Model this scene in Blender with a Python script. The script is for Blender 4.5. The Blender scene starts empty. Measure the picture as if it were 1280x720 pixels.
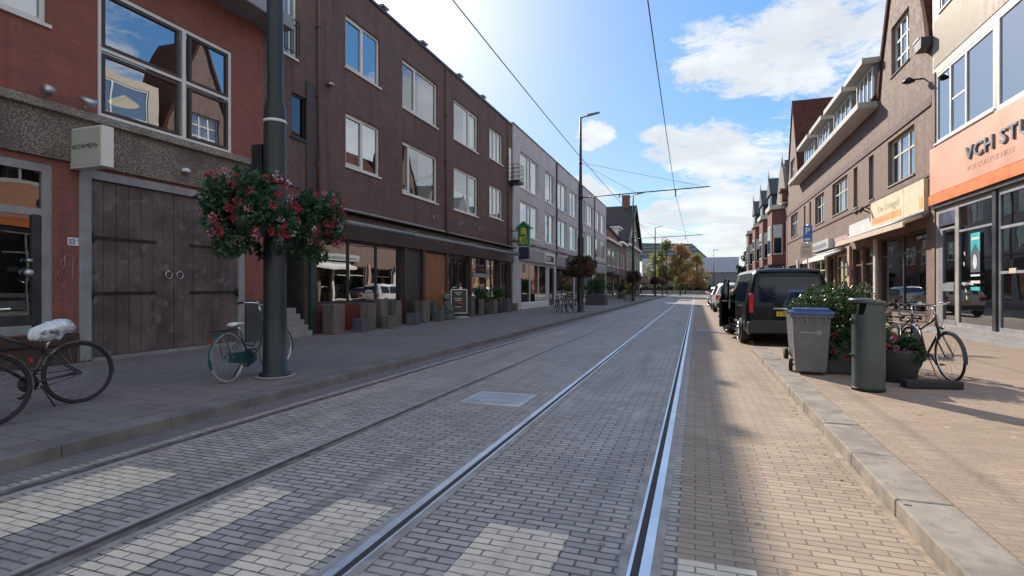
import bpy, bmesh, math, random
from mathutils import Vector, Matrix, noise
R = math.radians; PI = math.pi
random.seed(7)
D = bpy.data
scene = bpy.context.scene
COL = scene.collection

# ---------------------------------------------------------------- objects
def tag(o, label=None, cat=None, group=None, kind=None):
    if label: o['label'] = label
    if cat: o['category'] = cat
    if group: o['group'] = group
    if kind: o['kind'] = kind
    return o

def empty(name, loc=(0, 0, 0), label=None, cat=None, group=None, rz=0):
    o = D.objects.new(name, None); COL.objects.link(o)
    o.empty_display_size = .2
    o.location = loc; o.rotation_euler = (0, 0, rz)
    return tag(o, label, cat, group)

def origin_of(o):
    v = Vector((0, 0, 0))
    while o is not None:
        v += o.location; o = o.parent
    return v

def link_mesh(name, me, mats, parent, ):
    o = D.objects.new(name, me); COL.objects.link(o)
    if not isinstance(mats, (list, tuple)): mats = [mats]
    for m in mats: me.materials.append(m)
    if parent is not None: o.parent = parent
    return o

def children(o): return [c for c in D.objects if c.parent == o]

def copy_tree(o, parent=None):
    c = o.copy(); COL.objects.link(c); c.parent = parent
    for ch in children(o): copy_tree(ch, c)
    return c

class MB:
    """collects geometry in world coordinates and links it as ONE mesh object"""
    def __init__(s): s.v = []; s.f = []; s.m = []; s.sm = []; s.mi = 0
    def add(s, vs, fs, smooth=False):
        b = len(s.v); s.v += [tuple(v) for v in vs]
        for f in fs: s.f.append([b + i for i in f]); s.m.append(s.mi); s.sm.append(smooth)
        return s
    def box(s, x0, x1, y0, y1, z0, z1):
        if x0 > x1: x0, x1 = x1, x0
        if y0 > y1: y0, y1 = y1, y0
        if z0 > z1: z0, z1 = z1, z0
        return s.add([(x0,y0,z0),(x1,y0,z0),(x1,y1,z0),(x0,y1,z0),(x0,y0,z1),(x1,y0,z1),(x1,y1,z1),(x0,y1,z1)],
              [(0,3,2,1),(4,5,6,7),(0,1,5,4),(1,2,6,5),(2,3,7,6),(3,0,4,7)])
    def obox(s, c, sz, rot):
        hx, hy, hz = sz[0]/2, sz[1]/2, sz[2]/2
        vs = [Vector(c) + rot @ Vector(p) for p in [(-hx,-hy,-hz),(hx,-hy,-hz),(hx,hy,-hz),(-hx,hy,-hz),(-hx,-hy,hz),(hx,-hy,hz),(hx,hy,hz),(-hx,hy,hz)]]
        return s.add(vs, [(0,3,2,1),(4,5,6,7),(0,1,5,4),(1,2,6,5),(2,3,7,6),(3,0,4,7)])
    def quad(s, a, b, c, d): return s.add([a,b,c,d], [(0,1,2,3)])
    def prism(s, poly, lo, hi, axis='x'):
        def P(p, t):
            return {'x': (t, p[0], p[1]), 'y': (p[0], t, p[1]), 'z': (p[0], p[1], t)}[axis]
        n = len(poly)
        vs = [P(p, lo) for p in poly] + [P(p, hi) for p in poly]
        fs = [tuple(range(n))[::-1], tuple(range(n, 2*n))] + [(i, (i+1) % n, n+(i+1) % n, n+i) for i in range(n)]
        return s.add(vs, fs)
    def tube(s, pts, r, n=8, closed=False, smooth=True, cap=True):
        pts = [Vector(p) for p in pts]; N = len(pts)
        rs = r if isinstance(r, (list, tuple)) else [r]*N
        vs = []; prev = None
        for i, p in enumerate(pts):
            if closed: t = pts[(i+1) % N] - pts[i-1]
            else: t = pts[min(i+1, N-1)] - pts[max(i-1, 0)]
            t.normalize()
            if prev is None:
                a = Vector((0,0,1)) if abs(t.z) < .9 else Vector((1,0,0))
                u = t.cross(a).normalized()
            else:
                u = (prev - t*prev.dot(t)).normalized()
            prev = u; w = t.cross(u)
            for k in range(n):
                a = 2*PI*k/n; vs.append(p + (u*math.cos(a) + w*math.sin(a))*rs[i])
        fs = []
        for i in range(N if closed else N-1):
            j = (i+1) % N
            for k in range(n): fs.append((i*n+k, i*n+(k+1) % n, j*n+(k+1) % n, j*n+k))
        if cap and not closed: fs.append(tuple(range(n))[::-1]); fs.append(tuple(range((N-1)*n, N*n)))
        return s.add(vs, fs, smooth)
    def cyl(s, p0, p1, r0, r1=None, n=16): return s.tube([p0, p1], [r0, r0 if r1 is None else r1], n)
    def lathe(s, prof, c=(0,0,0), n=24, smooth=True):
        vs = []; c = Vector(c)
        for r, z in prof:
            for k in range(n): a = 2*PI*k/n; vs.append(c + Vector((r*math.cos(a), r*math.sin(a), z)))
        fs = []
        for i in range(len(prof)-1):
            for k in range(n): fs.append((i*n+k, i*n+(k+1) % n, (i+1)*n+(k+1) % n, (i+1)*n+k))
        fs.append(tuple(range(n))[::-1]); fs.append(tuple(range((len(prof)-1)*n, len(prof)*n)))
        return s.add(vs, fs, smooth)
    def ring(s, c, axis, rad, r, n=32, m=6):
        ax = Vector(axis).normalized(); u = ax.cross(Vector((0,0,1)) if abs(ax.z) < .9 else Vector((1,0,0))).normalized(); w = ax.cross(u)
        return s.tube([Vector(c) + (u*math.cos(2*PI*k/n) + w*math.sin(2*PI*k/n))*rad for k in range(n)], r, m, closed=True)
    def ball(s, c, r, n=10, m=7, rot=None):
        rr = r if isinstance(r, (tuple, list)) else (r, r, r); vs = []; fs = []
        for i in range(m+1):
            th = PI*i/m
            for k in range(n):
                a = 2*PI*k/n; p = Vector((rr[0]*math.sin(th)*math.cos(a), rr[1]*math.sin(th)*math.sin(a), rr[2]*math.cos(th)))
                if rot: p = rot @ p
                vs.append(Vector(c) + p)
        for i in range(m):
            for k in range(n): fs.append((i*n+k, i*n+(k+1) % n, (i+1)*n+(k+1) % n, (i+1)*n+k))
        return s.add(vs, fs, True)
    def leaf(s, c, d, up, l, w):
        side = d.cross(up)
        if side.length < 1e-4: side = Vector((1, 0, 0))
        side.normalize()
        return s.add([c, c + d*l*.5 + side*w*.5, c + d*l, c + d*l*.5 - side*w*.5], [(0,1,2,3)])
    def mesh(s, name, off=Vector((0,0,0)), bevel=0, recalc=True, merge=False):
        me = D.meshes.new(name)
        me.from_pydata([(v[0]-off.x, v[1]-off.y, v[2]-off.z) for v in s.v], [], s.f)
        me.polygons.foreach_set('material_index', s.m)
        me.polygons.foreach_set('use_smooth', s.sm)
        if recalc or bevel or merge:
            bm = bmesh.new(); bm.from_mesh(me)
            if merge: bmesh.ops.remove_doubles(bm, verts=bm.verts, dist=1e-4)
            if recalc: bmesh.ops.recalc_face_normals(bm, faces=bm.faces)
            if bevel:
                es = [e for e in bm.edges if len(e.link_faces) == 2 and e.calc_face_angle(0) > .6]
                bmesh.ops.bevel(bm, geom=es, offset=bevel, segments=2, affect='EDGES', profile=.5)
            bm.to_mesh(me); bm.free()
        me.update()
        return me
    def build(s, name, mats, parent=None, bevel=0, recalc=True, merge=False, loc=None):
        off = origin_of(parent) if parent is not None else Vector(loc or (0, 0, 0))
        o = link_mesh(name, s.mesh(name, off, bevel, recalc, merge), mats, parent)
        if parent is None and loc: o.location = loc
        return o

def evaluated(o, mods):
    """apply modifiers added by mods(o) and keep the plain mesh"""
    mods(o)
    bpy.context.view_layer.update()
    dg = bpy.context.evaluated_depsgraph_get()
    me = D.meshes.new_from_object(o.evaluated_get(dg), depsgraph=dg)
    o.modifiers.clear(); old = o.data; o.data = me
    D.meshes.remove(old)
    return o

def text(s, size, loc, face, m, parent, name='lettering', ext=.004, align='LEFT', sx=1, bold=0, sp=1.):
    cu = D.curves.new('t', 'FONT'); cu.body = s; cu.size = size; cu.extrude = ext; cu.align_x = align; cu.offset = bold; cu.space_character = sp
    cu.resolution_u = 3
    t = D.objects.new('t', cu); COL.objects.link(t)
    bpy.context.view_layer.update()
    dg = bpy.context.evaluated_depsgraph_get()
    me = D.meshes.new_from_object(t.evaluated_get(dg), depsgraph=dg)
    D.objects.remove(t)
    X = {'left': (0,1,0), 'right': (0,-1,0), 'front': (1,0,0)}.get(face) if isinstance(face, str) else face
    X = Vector(X).normalized(); Z = Vector((0,0,1)); N = X.cross(Z)
    M = Matrix((X*sx, Z, N)).transposed().to_4x4()
    off = origin_of(parent) if parent is not None else Vector((0,0,0))
    M = Matrix.Translation(Vector(loc)-off) @ M
    me.transform(M); me.materials.clear()
    return link_mesh(name, me, m, parent)

# ---------------------------------------------------------------- materials
class NT:
    def __init__(s, m):
        m.use_nodes = True; s.t = m.node_tree; s.n = s.t.nodes; s.l = s.t.links
    def new(s, ty, **k):
        n = s.n.new(ty)
        for a, b in k.items(): setattr(n, a, b)
        return n
    def put(s, sock, v):
        if v is None: return
        if isinstance(v, bpy.types.NodeSocket): s.l.new(v, sock)
        else:
            if sock.type == 'RGBA' and len(v) == 3: v = (*v, 1)
            sock.default_value = v
    def math(s, op, a, b=None, c=None, clamp=False):
        n = s.new('ShaderNodeMath', operation=op, use_clamp=clamp)
        for i, v in enumerate((a, b, c)):
            if v is not None: s.put(n.inputs[i], v)
        return n.outputs[0]
    def mix(s, f, a, b, blend='MIX'):
        n = s.new('ShaderNodeMix', data_type='RGBA', blend_type=blend)
        s.put(n.inputs[0], f); s.put(n.inputs[6], a); s.put(n.inputs[7], b)
        return n.outputs[2]
    def pos(s): return s.new('ShaderNodeNewGeometry').outputs['Position']
    def noise(s, vec, scale, detail=4, rough=.55, dist=0):
        n = s.new('ShaderNodeTexNoise'); s.put(n.inputs['Vector'], vec); n.inputs['Scale'].default_value = scale
        n.inputs['Detail'].default_value = detail; n.inputs['Roughness'].default_value = rough; n.inputs['Distortion'].default_value = dist
        return n.outputs['Fac']
    def ramp(s, f, lo, hi, a=0., b=1.):
        n = s.new('ShaderNodeMapRange', interpolation_type='SMOOTHSTEP')
        s.put(n.inputs[0], f)
        for i, v in enumerate((lo, hi, a, b)): s.put(n.inputs[i+1], v)
        return n.outputs[0]
    def vmul(s, vec, v):
        n = s.new('ShaderNodeVectorMath', operation='MULTIPLY'); s.put(n.inputs[0], vec); n.inputs[1].default_value = v
        return n.outputs[0]
    def bump(s, h, strength=.4, dist=.01, nrm=None):
        n = s.new('ShaderNodeBump'); n.inputs['Strength'].default_value = strength; n.inputs['Distance'].default_value = dist
        s.put(n.inputs['Height'], h)
        if nrm is not None: s.put(n.inputs['Normal'], nrm)
        return n.outputs[0]

def bsdf(name):
    m = D.materials.new(name); t = NT(m); return m, t, t.n['Principled BSDF']

def lum(c, k): return tuple(min(1, x*k) for x in c)

def mk(name, c, rough=.6, metal=0, var=.18, vs=2.5, bump=.15, bs=60, coat=0, emit=0, streak=0, spec=.5, spots=None):
    m, t, b = bsdf(name)
    p = t.pos()
    n1 = t.noise(p, vs, 5, .6)
    colr = t.mix(t.ramp(n1, .3, .7), lum(c, 1-var), lum(c, 1+var))
    if streak:
        n2 = t.noise(t.vmul(p, (7, 7, .5)), 1.5, 4, .6)
        colr = t.mix(t.ramp(n2, .45, .8, 0, streak), colr, lum(c, .45))
    if spots:
        n4 = t.noise(p, spots[1], 3, .7)
        colr = t.mix(t.ramp(n4, .55, .7), colr, spots[0])
    t.put(b.inputs['Base Color'], colr)
    n3 = t.noise(p, bs, 4, .6)
    b.inputs['Roughness'].default_value = rough
    t.put(b.inputs['Roughness'], t.ramp(n1, .2, .8, max(0, rough-.08), min(1, rough+.1)))
    b.inputs['Metallic'].default_value = metal
    b.inputs['Specular IOR Level'].default_value = spec
    b.inputs['Coat Weight'].default_value = coat
    b.inputs['Coat Roughness'].default_value = .04
    if emit: t.put(b.inputs['Emission Color'], colr); b.inputs['Emission Strength'].default_value = emit
    if bump: t.put(b.inputs['Normal'], t.bump(n3, bump, .005))
    return m

def wallvec(t):
    """(along, up) coordinates on upright faces from world position"""
    g = t.new('ShaderNodeNewGeometry'); sp = t.new('ShaderNodeSeparateXYZ'); t.l.new(g.outputs['Position'], sp.inputs[0])
    sn = t.new('ShaderNodeSeparateXYZ'); t.l.new(g.outputs['True Normal'], sn.inputs[0])
    f = t.math('GREATER_THAN', t.math('ABSOLUTE', sn.outputs[0]), .7)
    u = t.math('ADD', t.math('MULTIPLY', sp.outputs[1], f), t.math('MULTIPLY', sp.outputs[0], t.math('SUBTRACT', 1., f)))
    c = t.new('ShaderNodeCombineXYZ'); t.l.new(u, c.inputs[0]); t.l.new(sp.outputs[2], c.inputs[1])
    return c.outputs[0], g.outputs['Position']

def bricks(name, c1, c2, mortar, bw=.21, bh=.063, ms=.009, rough=.8, floor=False, bump=.5, stain=.3, stainc=None, sv=.35, offs=.5, spec=.4, wob=0.004, gum=0, wear=0):
    m, t, b = bsdf(name)
    if floor:
        pos = t.pos(); vec = pos
    else: vec, pos = wallvec(t)
    if wob:
        nn = t.new('ShaderNodeTexNoise'); t.put(nn.inputs['Vector'], vec); nn.inputs['Scale'].default_value = 6
        vm = t.new('ShaderNodeVectorMath', operation='MULTIPLY_ADD'); t.l.new(nn.outputs['Color'], vm.inputs[0])
        vm.inputs[1].default_value = (wob*2, wob*2, 0); t.put(vm.inputs[2], vec); vec2 = vm.outputs[0]
    else: vec2 = vec
    br = t.new('ShaderNodeTexBrick'); t.put(br.inputs['Vector'], vec2)
    br.offset = offs; br.squash = 1
    br.inputs['Scale'].default_value = 1; br.inputs['Brick Width'].default_value = bw; br.inputs['Row Height'].default_value = bh
    br.inputs['Mortar Size'].default_value = ms; br.inputs['Mortar Smooth'].default_value = .3; br.inputs['Bias'].default_value = -.1
    t.put(br.inputs['Color1'], c1); t.put(br.inputs['Color2'], c2); t.put(br.inputs['Mortar'], mortar)
    n1 = t.noise(pos, sv, 5, .6, .5)
    n2 = t.noise(pos, 9, 4, .65)
    colr = t.mix(t.ramp(n1, .38, .68, 0, stain), br.outputs['Color'], stainc or lum(c1, .5))
    colr = t.mix(t.ramp(n2, .35, .7, 0, .5 if not floor else .35), colr, lum(c2, 1.3))
    if not floor: colr = t.mix(t.ramp(t.noise(pos, 2.2, 6, .7, .6), .45, .7, 0, .45), colr, lum(c1, 1.25))
    if wear:      # dark tyre and oil bands along the street, pale scuffs, odd replaced stones
        n5 = t.noise(t.vmul(pos, (2.6, .16, 1)), 1, 4, .6, .3)
        colr = t.mix(t.ramp(n5, .48, .72, 0, wear), colr, lum(c2, .5))
        n6 = t.noise(t.vmul(pos, (1.1, .5, 1)), 1, 5, .7, .8)
        colr = t.mix(t.ramp(n6, .52, .72, 0, wear*.8), colr, lum(c1, 1.3))
        vo = t.new('ShaderNodeTexVoronoi'); vo.inputs['Scale'].default_value = 3.1; t.put(vo.inputs['Vector'], pos)
        colr = t.mix(t.ramp(vo.outputs['Distance'], .05, .10, .55, 0), colr, lum(c2, .35))
    if gum:
        vo = t.new('ShaderNodeTexVoronoi'); vo.inputs['Scale'].default_value = 2.3; t.put(vo.inputs['Vector'], pos)
        colr = t.mix(t.ramp(vo.outputs['Distance'], .035, .06, gum, 0), colr, lum(c1, 2.1))
        vo2 = t.new('ShaderNodeTexVoronoi'); vo2.inputs['Scale'].default_value = .9; t.put(vo2.inputs['Vector'], pos)
        colr = t.mix(t.ramp(t.noise(pos, 1.7, 6, .7, 1.5), .52, .70, 0, gum), colr, lum(c2, .55))
    if not floor:
        st = t.noise(t.vmul(pos, (3.5, 3.5, .28)), 1, 5, .65, .2)
        colr = t.mix(t.ramp(st, .5, .75, 0, .55), colr, lum(c2, .5))
        colr = t.mix(t.ramp(st, .28, .42, .3, 0), colr, lum(c1, 1.35))
    t.put(b.inputs['Base Color'], colr)
    t.put(b.inputs['Roughness'], t.ramp(n2, .2, .8, rough-.15, min(1, rough+.1)))
    b.inputs['Specular IOR Level'].default_value = spec
    n3 = t.noise(pos, 90, 3, .6)
    h = t.math('ADD', t.math('MULTIPLY', br.outputs['Fac'], -1.), t.math('MULTIPLY', n3, .35))
    nb = t.new('ShaderNodeTexNoise'); 
    # every paver sits at a slightly different height
    h = t.math('ADD', h, t.math('MULTIPLY', n2, .5))
    t.put(b.inputs['Normal'], t.bump(h, bump, .006))
    return m

def glassmat(name, tint=(.75, .8, .82), base=.16, rough=.0):
    """double glazing: see-through, reflects a part that grows at a glancing angle"""
    m = D.materials.new(name); t = NT(m); t.n.clear()
    g = t.new('ShaderNodeNewGeometry')
    dp = t.new('ShaderNodeVectorMath', operation='DOT_PRODUCT'); t.l.new(g.outputs['Normal'], dp.inputs[0]); t.l.new(g.outputs['Incoming'], dp.inputs[1])
    k = t.math('POWER', t.math('SUBTRACT', 1., t.math('ABSOLUTE', dp.outputs['Value'])), 4.)
    f = t.math('ADD', t.math('MULTIPLY', k, 1-base), base, clamp=True)
    gl = t.new('ShaderNodeBsdfGlossy'); gl.inputs['Roughness'].default_value = rough; gl.inputs['Color'].default_value = (.95,.97,1,1)
    wv = t.noise(t.pos(), 1.1, 1, .4)
    t.put(gl.inputs['Normal'], t.bump(wv, .12, .02))
    tr = t.new('ShaderNodeBsdfTransparent'); tr.inputs['Color'].default_value = (*tint, 1)
    mx = t.new('ShaderNodeMixShader'); t.l.new(f, mx.inputs[0]); t.l.new(tr.outputs[0], mx.inputs[1]); t.l.new(gl.outputs[0], mx.inputs[2])
    o = t.new('ShaderNodeOutputMaterial'); t.l.new(mx.outputs[0], o.inputs[0])
    return m

def leafmat(name, a, b_, c=None, sc=3., tr=.35, rough=.45, ns=.4, lo=.35, hi=.65):
    m, t, b = bsdf(name)
    p = t.pos()
    n = t.noise(p, sc, 3, .7)
    colr = t.mix(t.ramp(n, lo, hi), a, b_)
    if c:
        colr = t.mix(t.ramp(t.noise(p, ns, 2, .5, 1), .45, .58), colr, c)
    t.put(b.inputs['Base Color'], colr); b.inputs['Roughness'].default_value = rough
    tl = t.new('ShaderNodeBsdfTranslucent'); t.put(tl.inputs['Color'], colr)
    mx = t.new('ShaderNodeMixShader'); mx.inputs[0].default_value = tr
    t.l.new(b.outputs[0], mx.inputs[1]); t.l.new(tl.outputs[0], mx.inputs[2])
    t.l.new(mx.outputs[0], t.n['Material Output'].inputs[0])
    return m

def woodmat(name, c, c2, axis='z', rough=.75, sc=1.):
    m, t, b = bsdf(name)
    p = t.pos()
    v = t.vmul(p, {'z': (22*sc, 22*sc, 1.2*sc), 'y': (22*sc, 1.2*sc, 22*sc)}[axis])
    n = t.noise(v, 1, 5, .6, .4)
    t.put(b.inputs['Base Color'], t.mix(t.ramp(n, .3, .72), c, c2))
    b.inputs['Roughness'].default_value = rough
    t.put(b.inputs['Normal'], t.bump(n, .35, .006))
    return m

def pebbles(name, c1, c2, cg):
    m, t, b = bsdf(name)
    p = t.pos()
    v = t.new('ShaderNodeTexVoronoi'); t.put(v.inputs['Vector'], p); v.inputs['Scale'].default_value = 32
    hs = t.new('ShaderNodeSeparateColor'); t.l.new(v.outputs['Color'], hs.inputs[0])
    colr = t.mix(hs.outputs[0], c1, c2)
    colr = t.mix(t.ramp(v.outputs['Distance'], .35, .6), colr, cg)
    colr = t.mix(t.ramp(t.noise(p, 1.2, 5, .6), .4, .75, 0, .6), colr, lum(cg, .5))
    t.put(b.inputs['Base Color'], colr); b.inputs['Roughness'].default_value = .85
    t.put(b.inputs['Normal'], t.bump(t.math('MULTIPLY', v.outputs['Distance'], -1.), .9, .015))
    return m

M = {}
def init_mats():
    M['red_brick'] = bricks('red_brick', (.30,.095,.07), (.22,.075,.06), (.17,.10,.085), stain=.45, stainc=(.14,.07,.06))
    M['dark_brick'] = bricks('dark_brick', (.165,.095,.082), (.11,.068,.062), (.13,.095,.088), stain=.5, stainc=(.085,.058,.058))
    M['brown_brick'] = bricks('brown_brick', (.225,.135,.10), (.14,.09,.068), (.24,.20,.17), stain=.35, stainc=(.15,.105,.085))
    M['old_brick'] = bricks('old_brick', (.25,.09,.065), (.17,.07,.055), (.13,.09,.08), stain=.4)
    M['grey_brick'] = bricks('grey_brick', (.22,.20,.18), (.17,.155,.145), (.15,.14,.13), stain=.4)
    M['grey_plaster'] = mk('grey_plaster', (.50,.475,.50), .75, streak=.25, var=.10, vs=.8)
    M['pebble'] = pebbles('pebble', (.42,.35,.28), (.20,.155,.13), (.13,.11,.095))
    M['ledge'] = pebbles('ledge', (.46,.41,.36), (.26,.23,.20), (.22,.195,.175))
    M['paver'] = bricks('tram_paver', (.49,.43,.375), (.31,.275,.25), (.05,.046,.045), .20, .066, .0078, .62, True, .9, .35, (.20,.175,.16), .5, wear=.45)
    M['warm_paver'] = bricks('warm_paver', (.385,.30,.215), (.27,.205,.148), (.12,.09,.07), .20, .066, .0055, .8, True, .7, .35, (.42,.33,.26), .45, wear=.35)
    M['walk_paver'] = bricks('walk_paver', (.38,.295,.215), (.29,.22,.16), (.17,.125,.095), .21, .07, .004, .85, True, .5, .5, (.24,.18,.14), .9, gum=.4)
    M['lane'] = bricks('lane_paver', (.21,.185,.175), (.17,.15,.145), (.10,.09,.088), .20, .066, .005, .75, True, .45, .4, (.10,.09,.088), .5, wear=.4)
    M['zebra'] = bricks('zebra_paver', (.84,.70,.52), (.70,.60,.46), (.07,.06,.055), .20, .066, .006, .6, True, .9, .6, (.48,.41,.32), 2.5, wear=.35)
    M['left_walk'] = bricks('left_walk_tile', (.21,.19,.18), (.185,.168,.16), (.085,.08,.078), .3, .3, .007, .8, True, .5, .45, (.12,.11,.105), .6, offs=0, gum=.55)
    M['kerb'] = mk('kerb_stone', (.26,.225,.185), .85, var=.3, vs=4, bump=.5, bs=120, spots=((.21,.2,.17), 9))
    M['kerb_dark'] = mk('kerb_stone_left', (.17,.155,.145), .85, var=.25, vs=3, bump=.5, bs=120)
    M['gutter'] = mk('gutter_sand', (.34,.27,.19), .9, var=.3, vs=6, bump=.4)
    M['rail_side'] = mk('rail_concrete', (.33,.30,.27), .8, var=.25, vs=5, bump=.5)
    M['steel_shiny'] = mk('polished_rail', (.80,.81,.82), .42, 1, var=.14, vs=1.5, bump=.05, bs=30)
    M['steel_dull'] = mk('dull_rail', (.42,.37,.34), .38, .8, var=.25, vs=8)  # darker, browner steel for the second track's rails
    M['groove'] = mk('rail_groove', (.05,.046,.042), .9)
    M['asphalt'] = mk('asphalt', (.06,.06,.06), .9, bump=.5, bs=150)
    M['soil'] = mk('soil', (.08,.06,.045), .95)
    M['white'] = mk('white_paint', (.72,.72,.70), .4, var=.06, vs=3, bump=.05)
    M['cream'] = mk('cream_paint', (.62,.58,.48), .45, var=.08, streak=.12)
    M['creampanel'] = mk('cream_panel', (.72,.60,.40), .55, var=.1, streak=.12)
    M['grey_paint'] = mk('grey_paint', (.22,.225,.24), .5, var=.1, streak=.2)
    M['palegrey'] = mk('pale_grey_paint', (.27,.275,.29), .5, var=.15, streak=.35)
    M['dark_paint'] = mk('dark_paint', (.028,.03,.035), .4, var=.3)
    M['darkbrown'] = mk('dark_brown_paint', (.05,.032,.028), .45, var=.3)
    M['plinth_red'] = mk('oxblood_panel', (.13,.022,.022), .5, var=.2)
    M['darkgreen'] = mk('dark_green_paint', (.02,.045,.042), .45, var=.2)
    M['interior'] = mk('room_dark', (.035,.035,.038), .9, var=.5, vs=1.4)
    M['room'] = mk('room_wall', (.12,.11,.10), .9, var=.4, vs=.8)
    M['garage'] = mk('garage_door_boards', (.105,.078,.076), .65, var=.4, vs=1.8, streak=.6, spots=((.16,.135,.13), 4))
    M['orangewood'] = mk('orange_wood_door', (.27,.105,.045), .5, var=.2, streak=.4)
    M['iron'] = mk('dark_iron', (.03,.03,.033), .45, .6, var=.3)
    M['pole'] = mk('pole_paint', (.013,.020,.023), .42, .1, var=.2, vs=3, streak=.3)
    M['grate'] = mk('grate_steel', (.62,.64,.66), .5, .6, var=.15)
    M['metal'] = mk('galvanised', (.45,.46,.47), .38, .9, var=.12)
    M['roof_tile'] = bricks('roof_tile', (.115,.05,.04), (.085,.04,.034), (.05,.025,.02), .22, .3, .02, .9, False, .8, .4, spec=.05)
    M['roof_dark'] = bricks('dark_roof_tile', (.06,.055,.06), (.045,.042,.046), (.02,.02,.02), .22, .3, .02, .9, False, .8, .3, spec=.05)
    M['slate'] = mk('slate', (.06,.07,.08), .75, var=.3, vs=6)
    M['copper'] = mk('copper_green', (.10,.17,.15), .6, var=.3)
    M['orange'] = mk('salmon_orange_panel', (.74,.36,.23), .45, var=.07, vs=.7, streak=.08)
    M['orange2'] = mk('bright_orange_strip', (.80,.22,.045), .4, var=.06)
    M['letter'] = mk('letter_steel', (.24,.25,.26), .35, .3, var=.1)
    M['letter_faint'] = mk('letter_faint', (.70,.40,.29), .5, var=.05)
    M['black'] = mk('black_print', (.015,.015,.017), .5)
    M['signface'] = mk('sign_face', (.50,.52,.46), .4, var=.04)
    M['signwhite'] = mk('sign_side', (.75,.74,.70), .4, var=.05)
    M['green_sign'] = mk('green_sign', (.015,.20,.09), .35, var=.15)
    M['yellow'] = mk('yellow_letters', (.80,.62,.03), .4, var=.1)
    M['blue_sign'] = mk('blue_sign', (.03,.17,.55), .35, var=.1)
    M['teal'] = mk('teal_print', (.05,.50,.50), .4, var=.1)
    M['poster'] = mk('poster_slate', (.10,.13,.16), .4, var=.1)
    M['curtain'] = mk('net_curtain', (.66,.66,.64), .9, var=.12, vs=3)
    M['curtain2'] = mk('beige_curtain', (.50,.44,.36), .9, var=.15)
    M['blind'] = mk('grey_blind', (.25,.26,.26), .7, var=.08)
    M['cladding'] = mk('beige_cladding', (.42,.355,.28), .5, .1, var=.08, streak=.08)
    M['beige_awning'] = mk('beige_awning', (.62,.50,.37), .8, var=.1, streak=.1)
    M['white_awning'] = mk('white_awning', (.76,.73,.68), .8, var=.08)
    M['pinkstone'] = mk('pink_stone', (.50,.33,.25), .7, var=.15, streak=.2)
    M['brown_door'] = mk('brown_door', (.12,.055,.04), .5, var=.2)
    M['glass'] = glassmat('window_glass', base=.26)
    M['glass2'] = glassmat('sky_glass', (.30,.34,.38), base=.42)
    M['shopglass'] = glassmat('shop_glass', (.55,.6,.6), base=.13)
    M['log'] = woodmat('weathered_log', (.085,.075,.072), (.20,.175,.16))
    M['bluegrey_log'] = woodmat('bluegrey_log', (.06,.065,.075), (.13,.135,.15))
    M['stone'] = mk('carved_stone', (.10,.13,.11), .8, var=.35, vs=9, bump=.6, bs=40)
    M['eave'] = mk('eave_paint', (.43,.41,.37), .5, var=.12, streak=.2)
    M['conc'] = mk('concrete', (.27,.26,.25), .85, var=.15, bump=.4, spots=((.18,.175,.165), 4))
    M['planter'] = mk('planter_grey', (.055,.058,.062), .7, var=.2, bump=.3)
    M['bin'] = mk('bin_grey_plastic', (.15,.152,.16), .42, var=.12, vs=5, bump=.25, bs=25, spots=((.135,.13,.125), 7))
    M['bin_lid'] = mk('bin_lid_blue', (.05,.10,.26), .3, var=.12)
    M['rubber'] = mk('rubber', (.02,.02,.021), .75, var=.3)
    M['bollard'] = mk('green_grey_enamel', (.07,.088,.085), .38, .15, var=.15, streak=.25)
    M['vanpaint'] = mk('black_car_paint', (.006,.007,.010), .3, 0, var=.1, coat=.3, bump=0, spec=.2)
    M['silver'] = mk('silver_car_paint', (.50,.51,.52), .3, .6, var=.04, coat=.8, bump=0)
    M['whitecar'] = mk('white_car_paint', (.74,.74,.74), .3, 0, var=.03, coat=.8, bump=0)
    M['redcar'] = mk('red_car_paint', (.45,.02,.02), .3, 0, var=.05, coat=.8, bump=0)
    M['carglass'] = mk('car_glass', (.008,.016,.032), .06, 0, var=.1, bump=0, coat=.35, spec=.4)
    M['taillight'] = mk('tail_light_red', (.50,.015,.02), .15, 0, var=.2, coat=1, bump=0)
    M['plastic'] = mk('dark_plastic', (.03,.031,.033), .55, var=.15)
    M['alloy'] = mk('alloy', (.42,.43,.44), .3, .9, var=.1, bump=0)
    M['plate'] = mk('number_plate_yellow', (.80,.48,.04), .45, var=.05)
    M['bikeblack'] = mk('bicycle_black', (.014,.014,.016), .3, var=.2, coat=.4, bump=0)
    M['bikegreen'] = mk('bicycle_green', (.015,.075,.075), .3, var=.2, coat=.5, bump=0)
    M['chrome'] = mk('chrome', (.75,.76,.77), .15, 1, var=.05, bump=0)
    M['creamtyre'] = mk('grey_tyre', (.33,.30,.28), .7, var=.15)
    M['saddle_white'] = mk('white_saddle', (.75,.74,.72), .5, var=.06)
    M['saddle'] = mk('dark_saddle', (.03,.025,.022), .6)
    M['bag'] = mk('plastic_bag', (.60,.64,.70), .35, var=.15, vs=14, spots=((.08,.09,.11), 4.5), spec=.6)
    M['leaf'] = leafmat('leaf_green', (.035,.085,.025), (.075,.14,.04), sc=9)
    M['bush'] = leafmat('bush_green', (.022,.048,.016), (.06,.10,.03), sc=14, rough=.3)
    M['geran'] = leafmat('geranium_green', (.022,.065,.03), (.045,.11,.045), sc=12)
    M['petal_red'] = leafmat('petals_red', (.42,.02,.04), (.60,.05,.09), sc=20, tr=.4)
    M['petal_pink'] = leafmat('petals_pink', (.70,.20,.32), (.75,.42,.50), sc=20, tr=.4)
    M['petal_white'] = leafmat('petals_white', (.75,.75,.72), (.6,.6,.58), sc=20)
    M['petal_rust'] = leafmat('petals_rust', (.30,.03,.03), (.22,.06,.04), sc=20)
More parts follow.
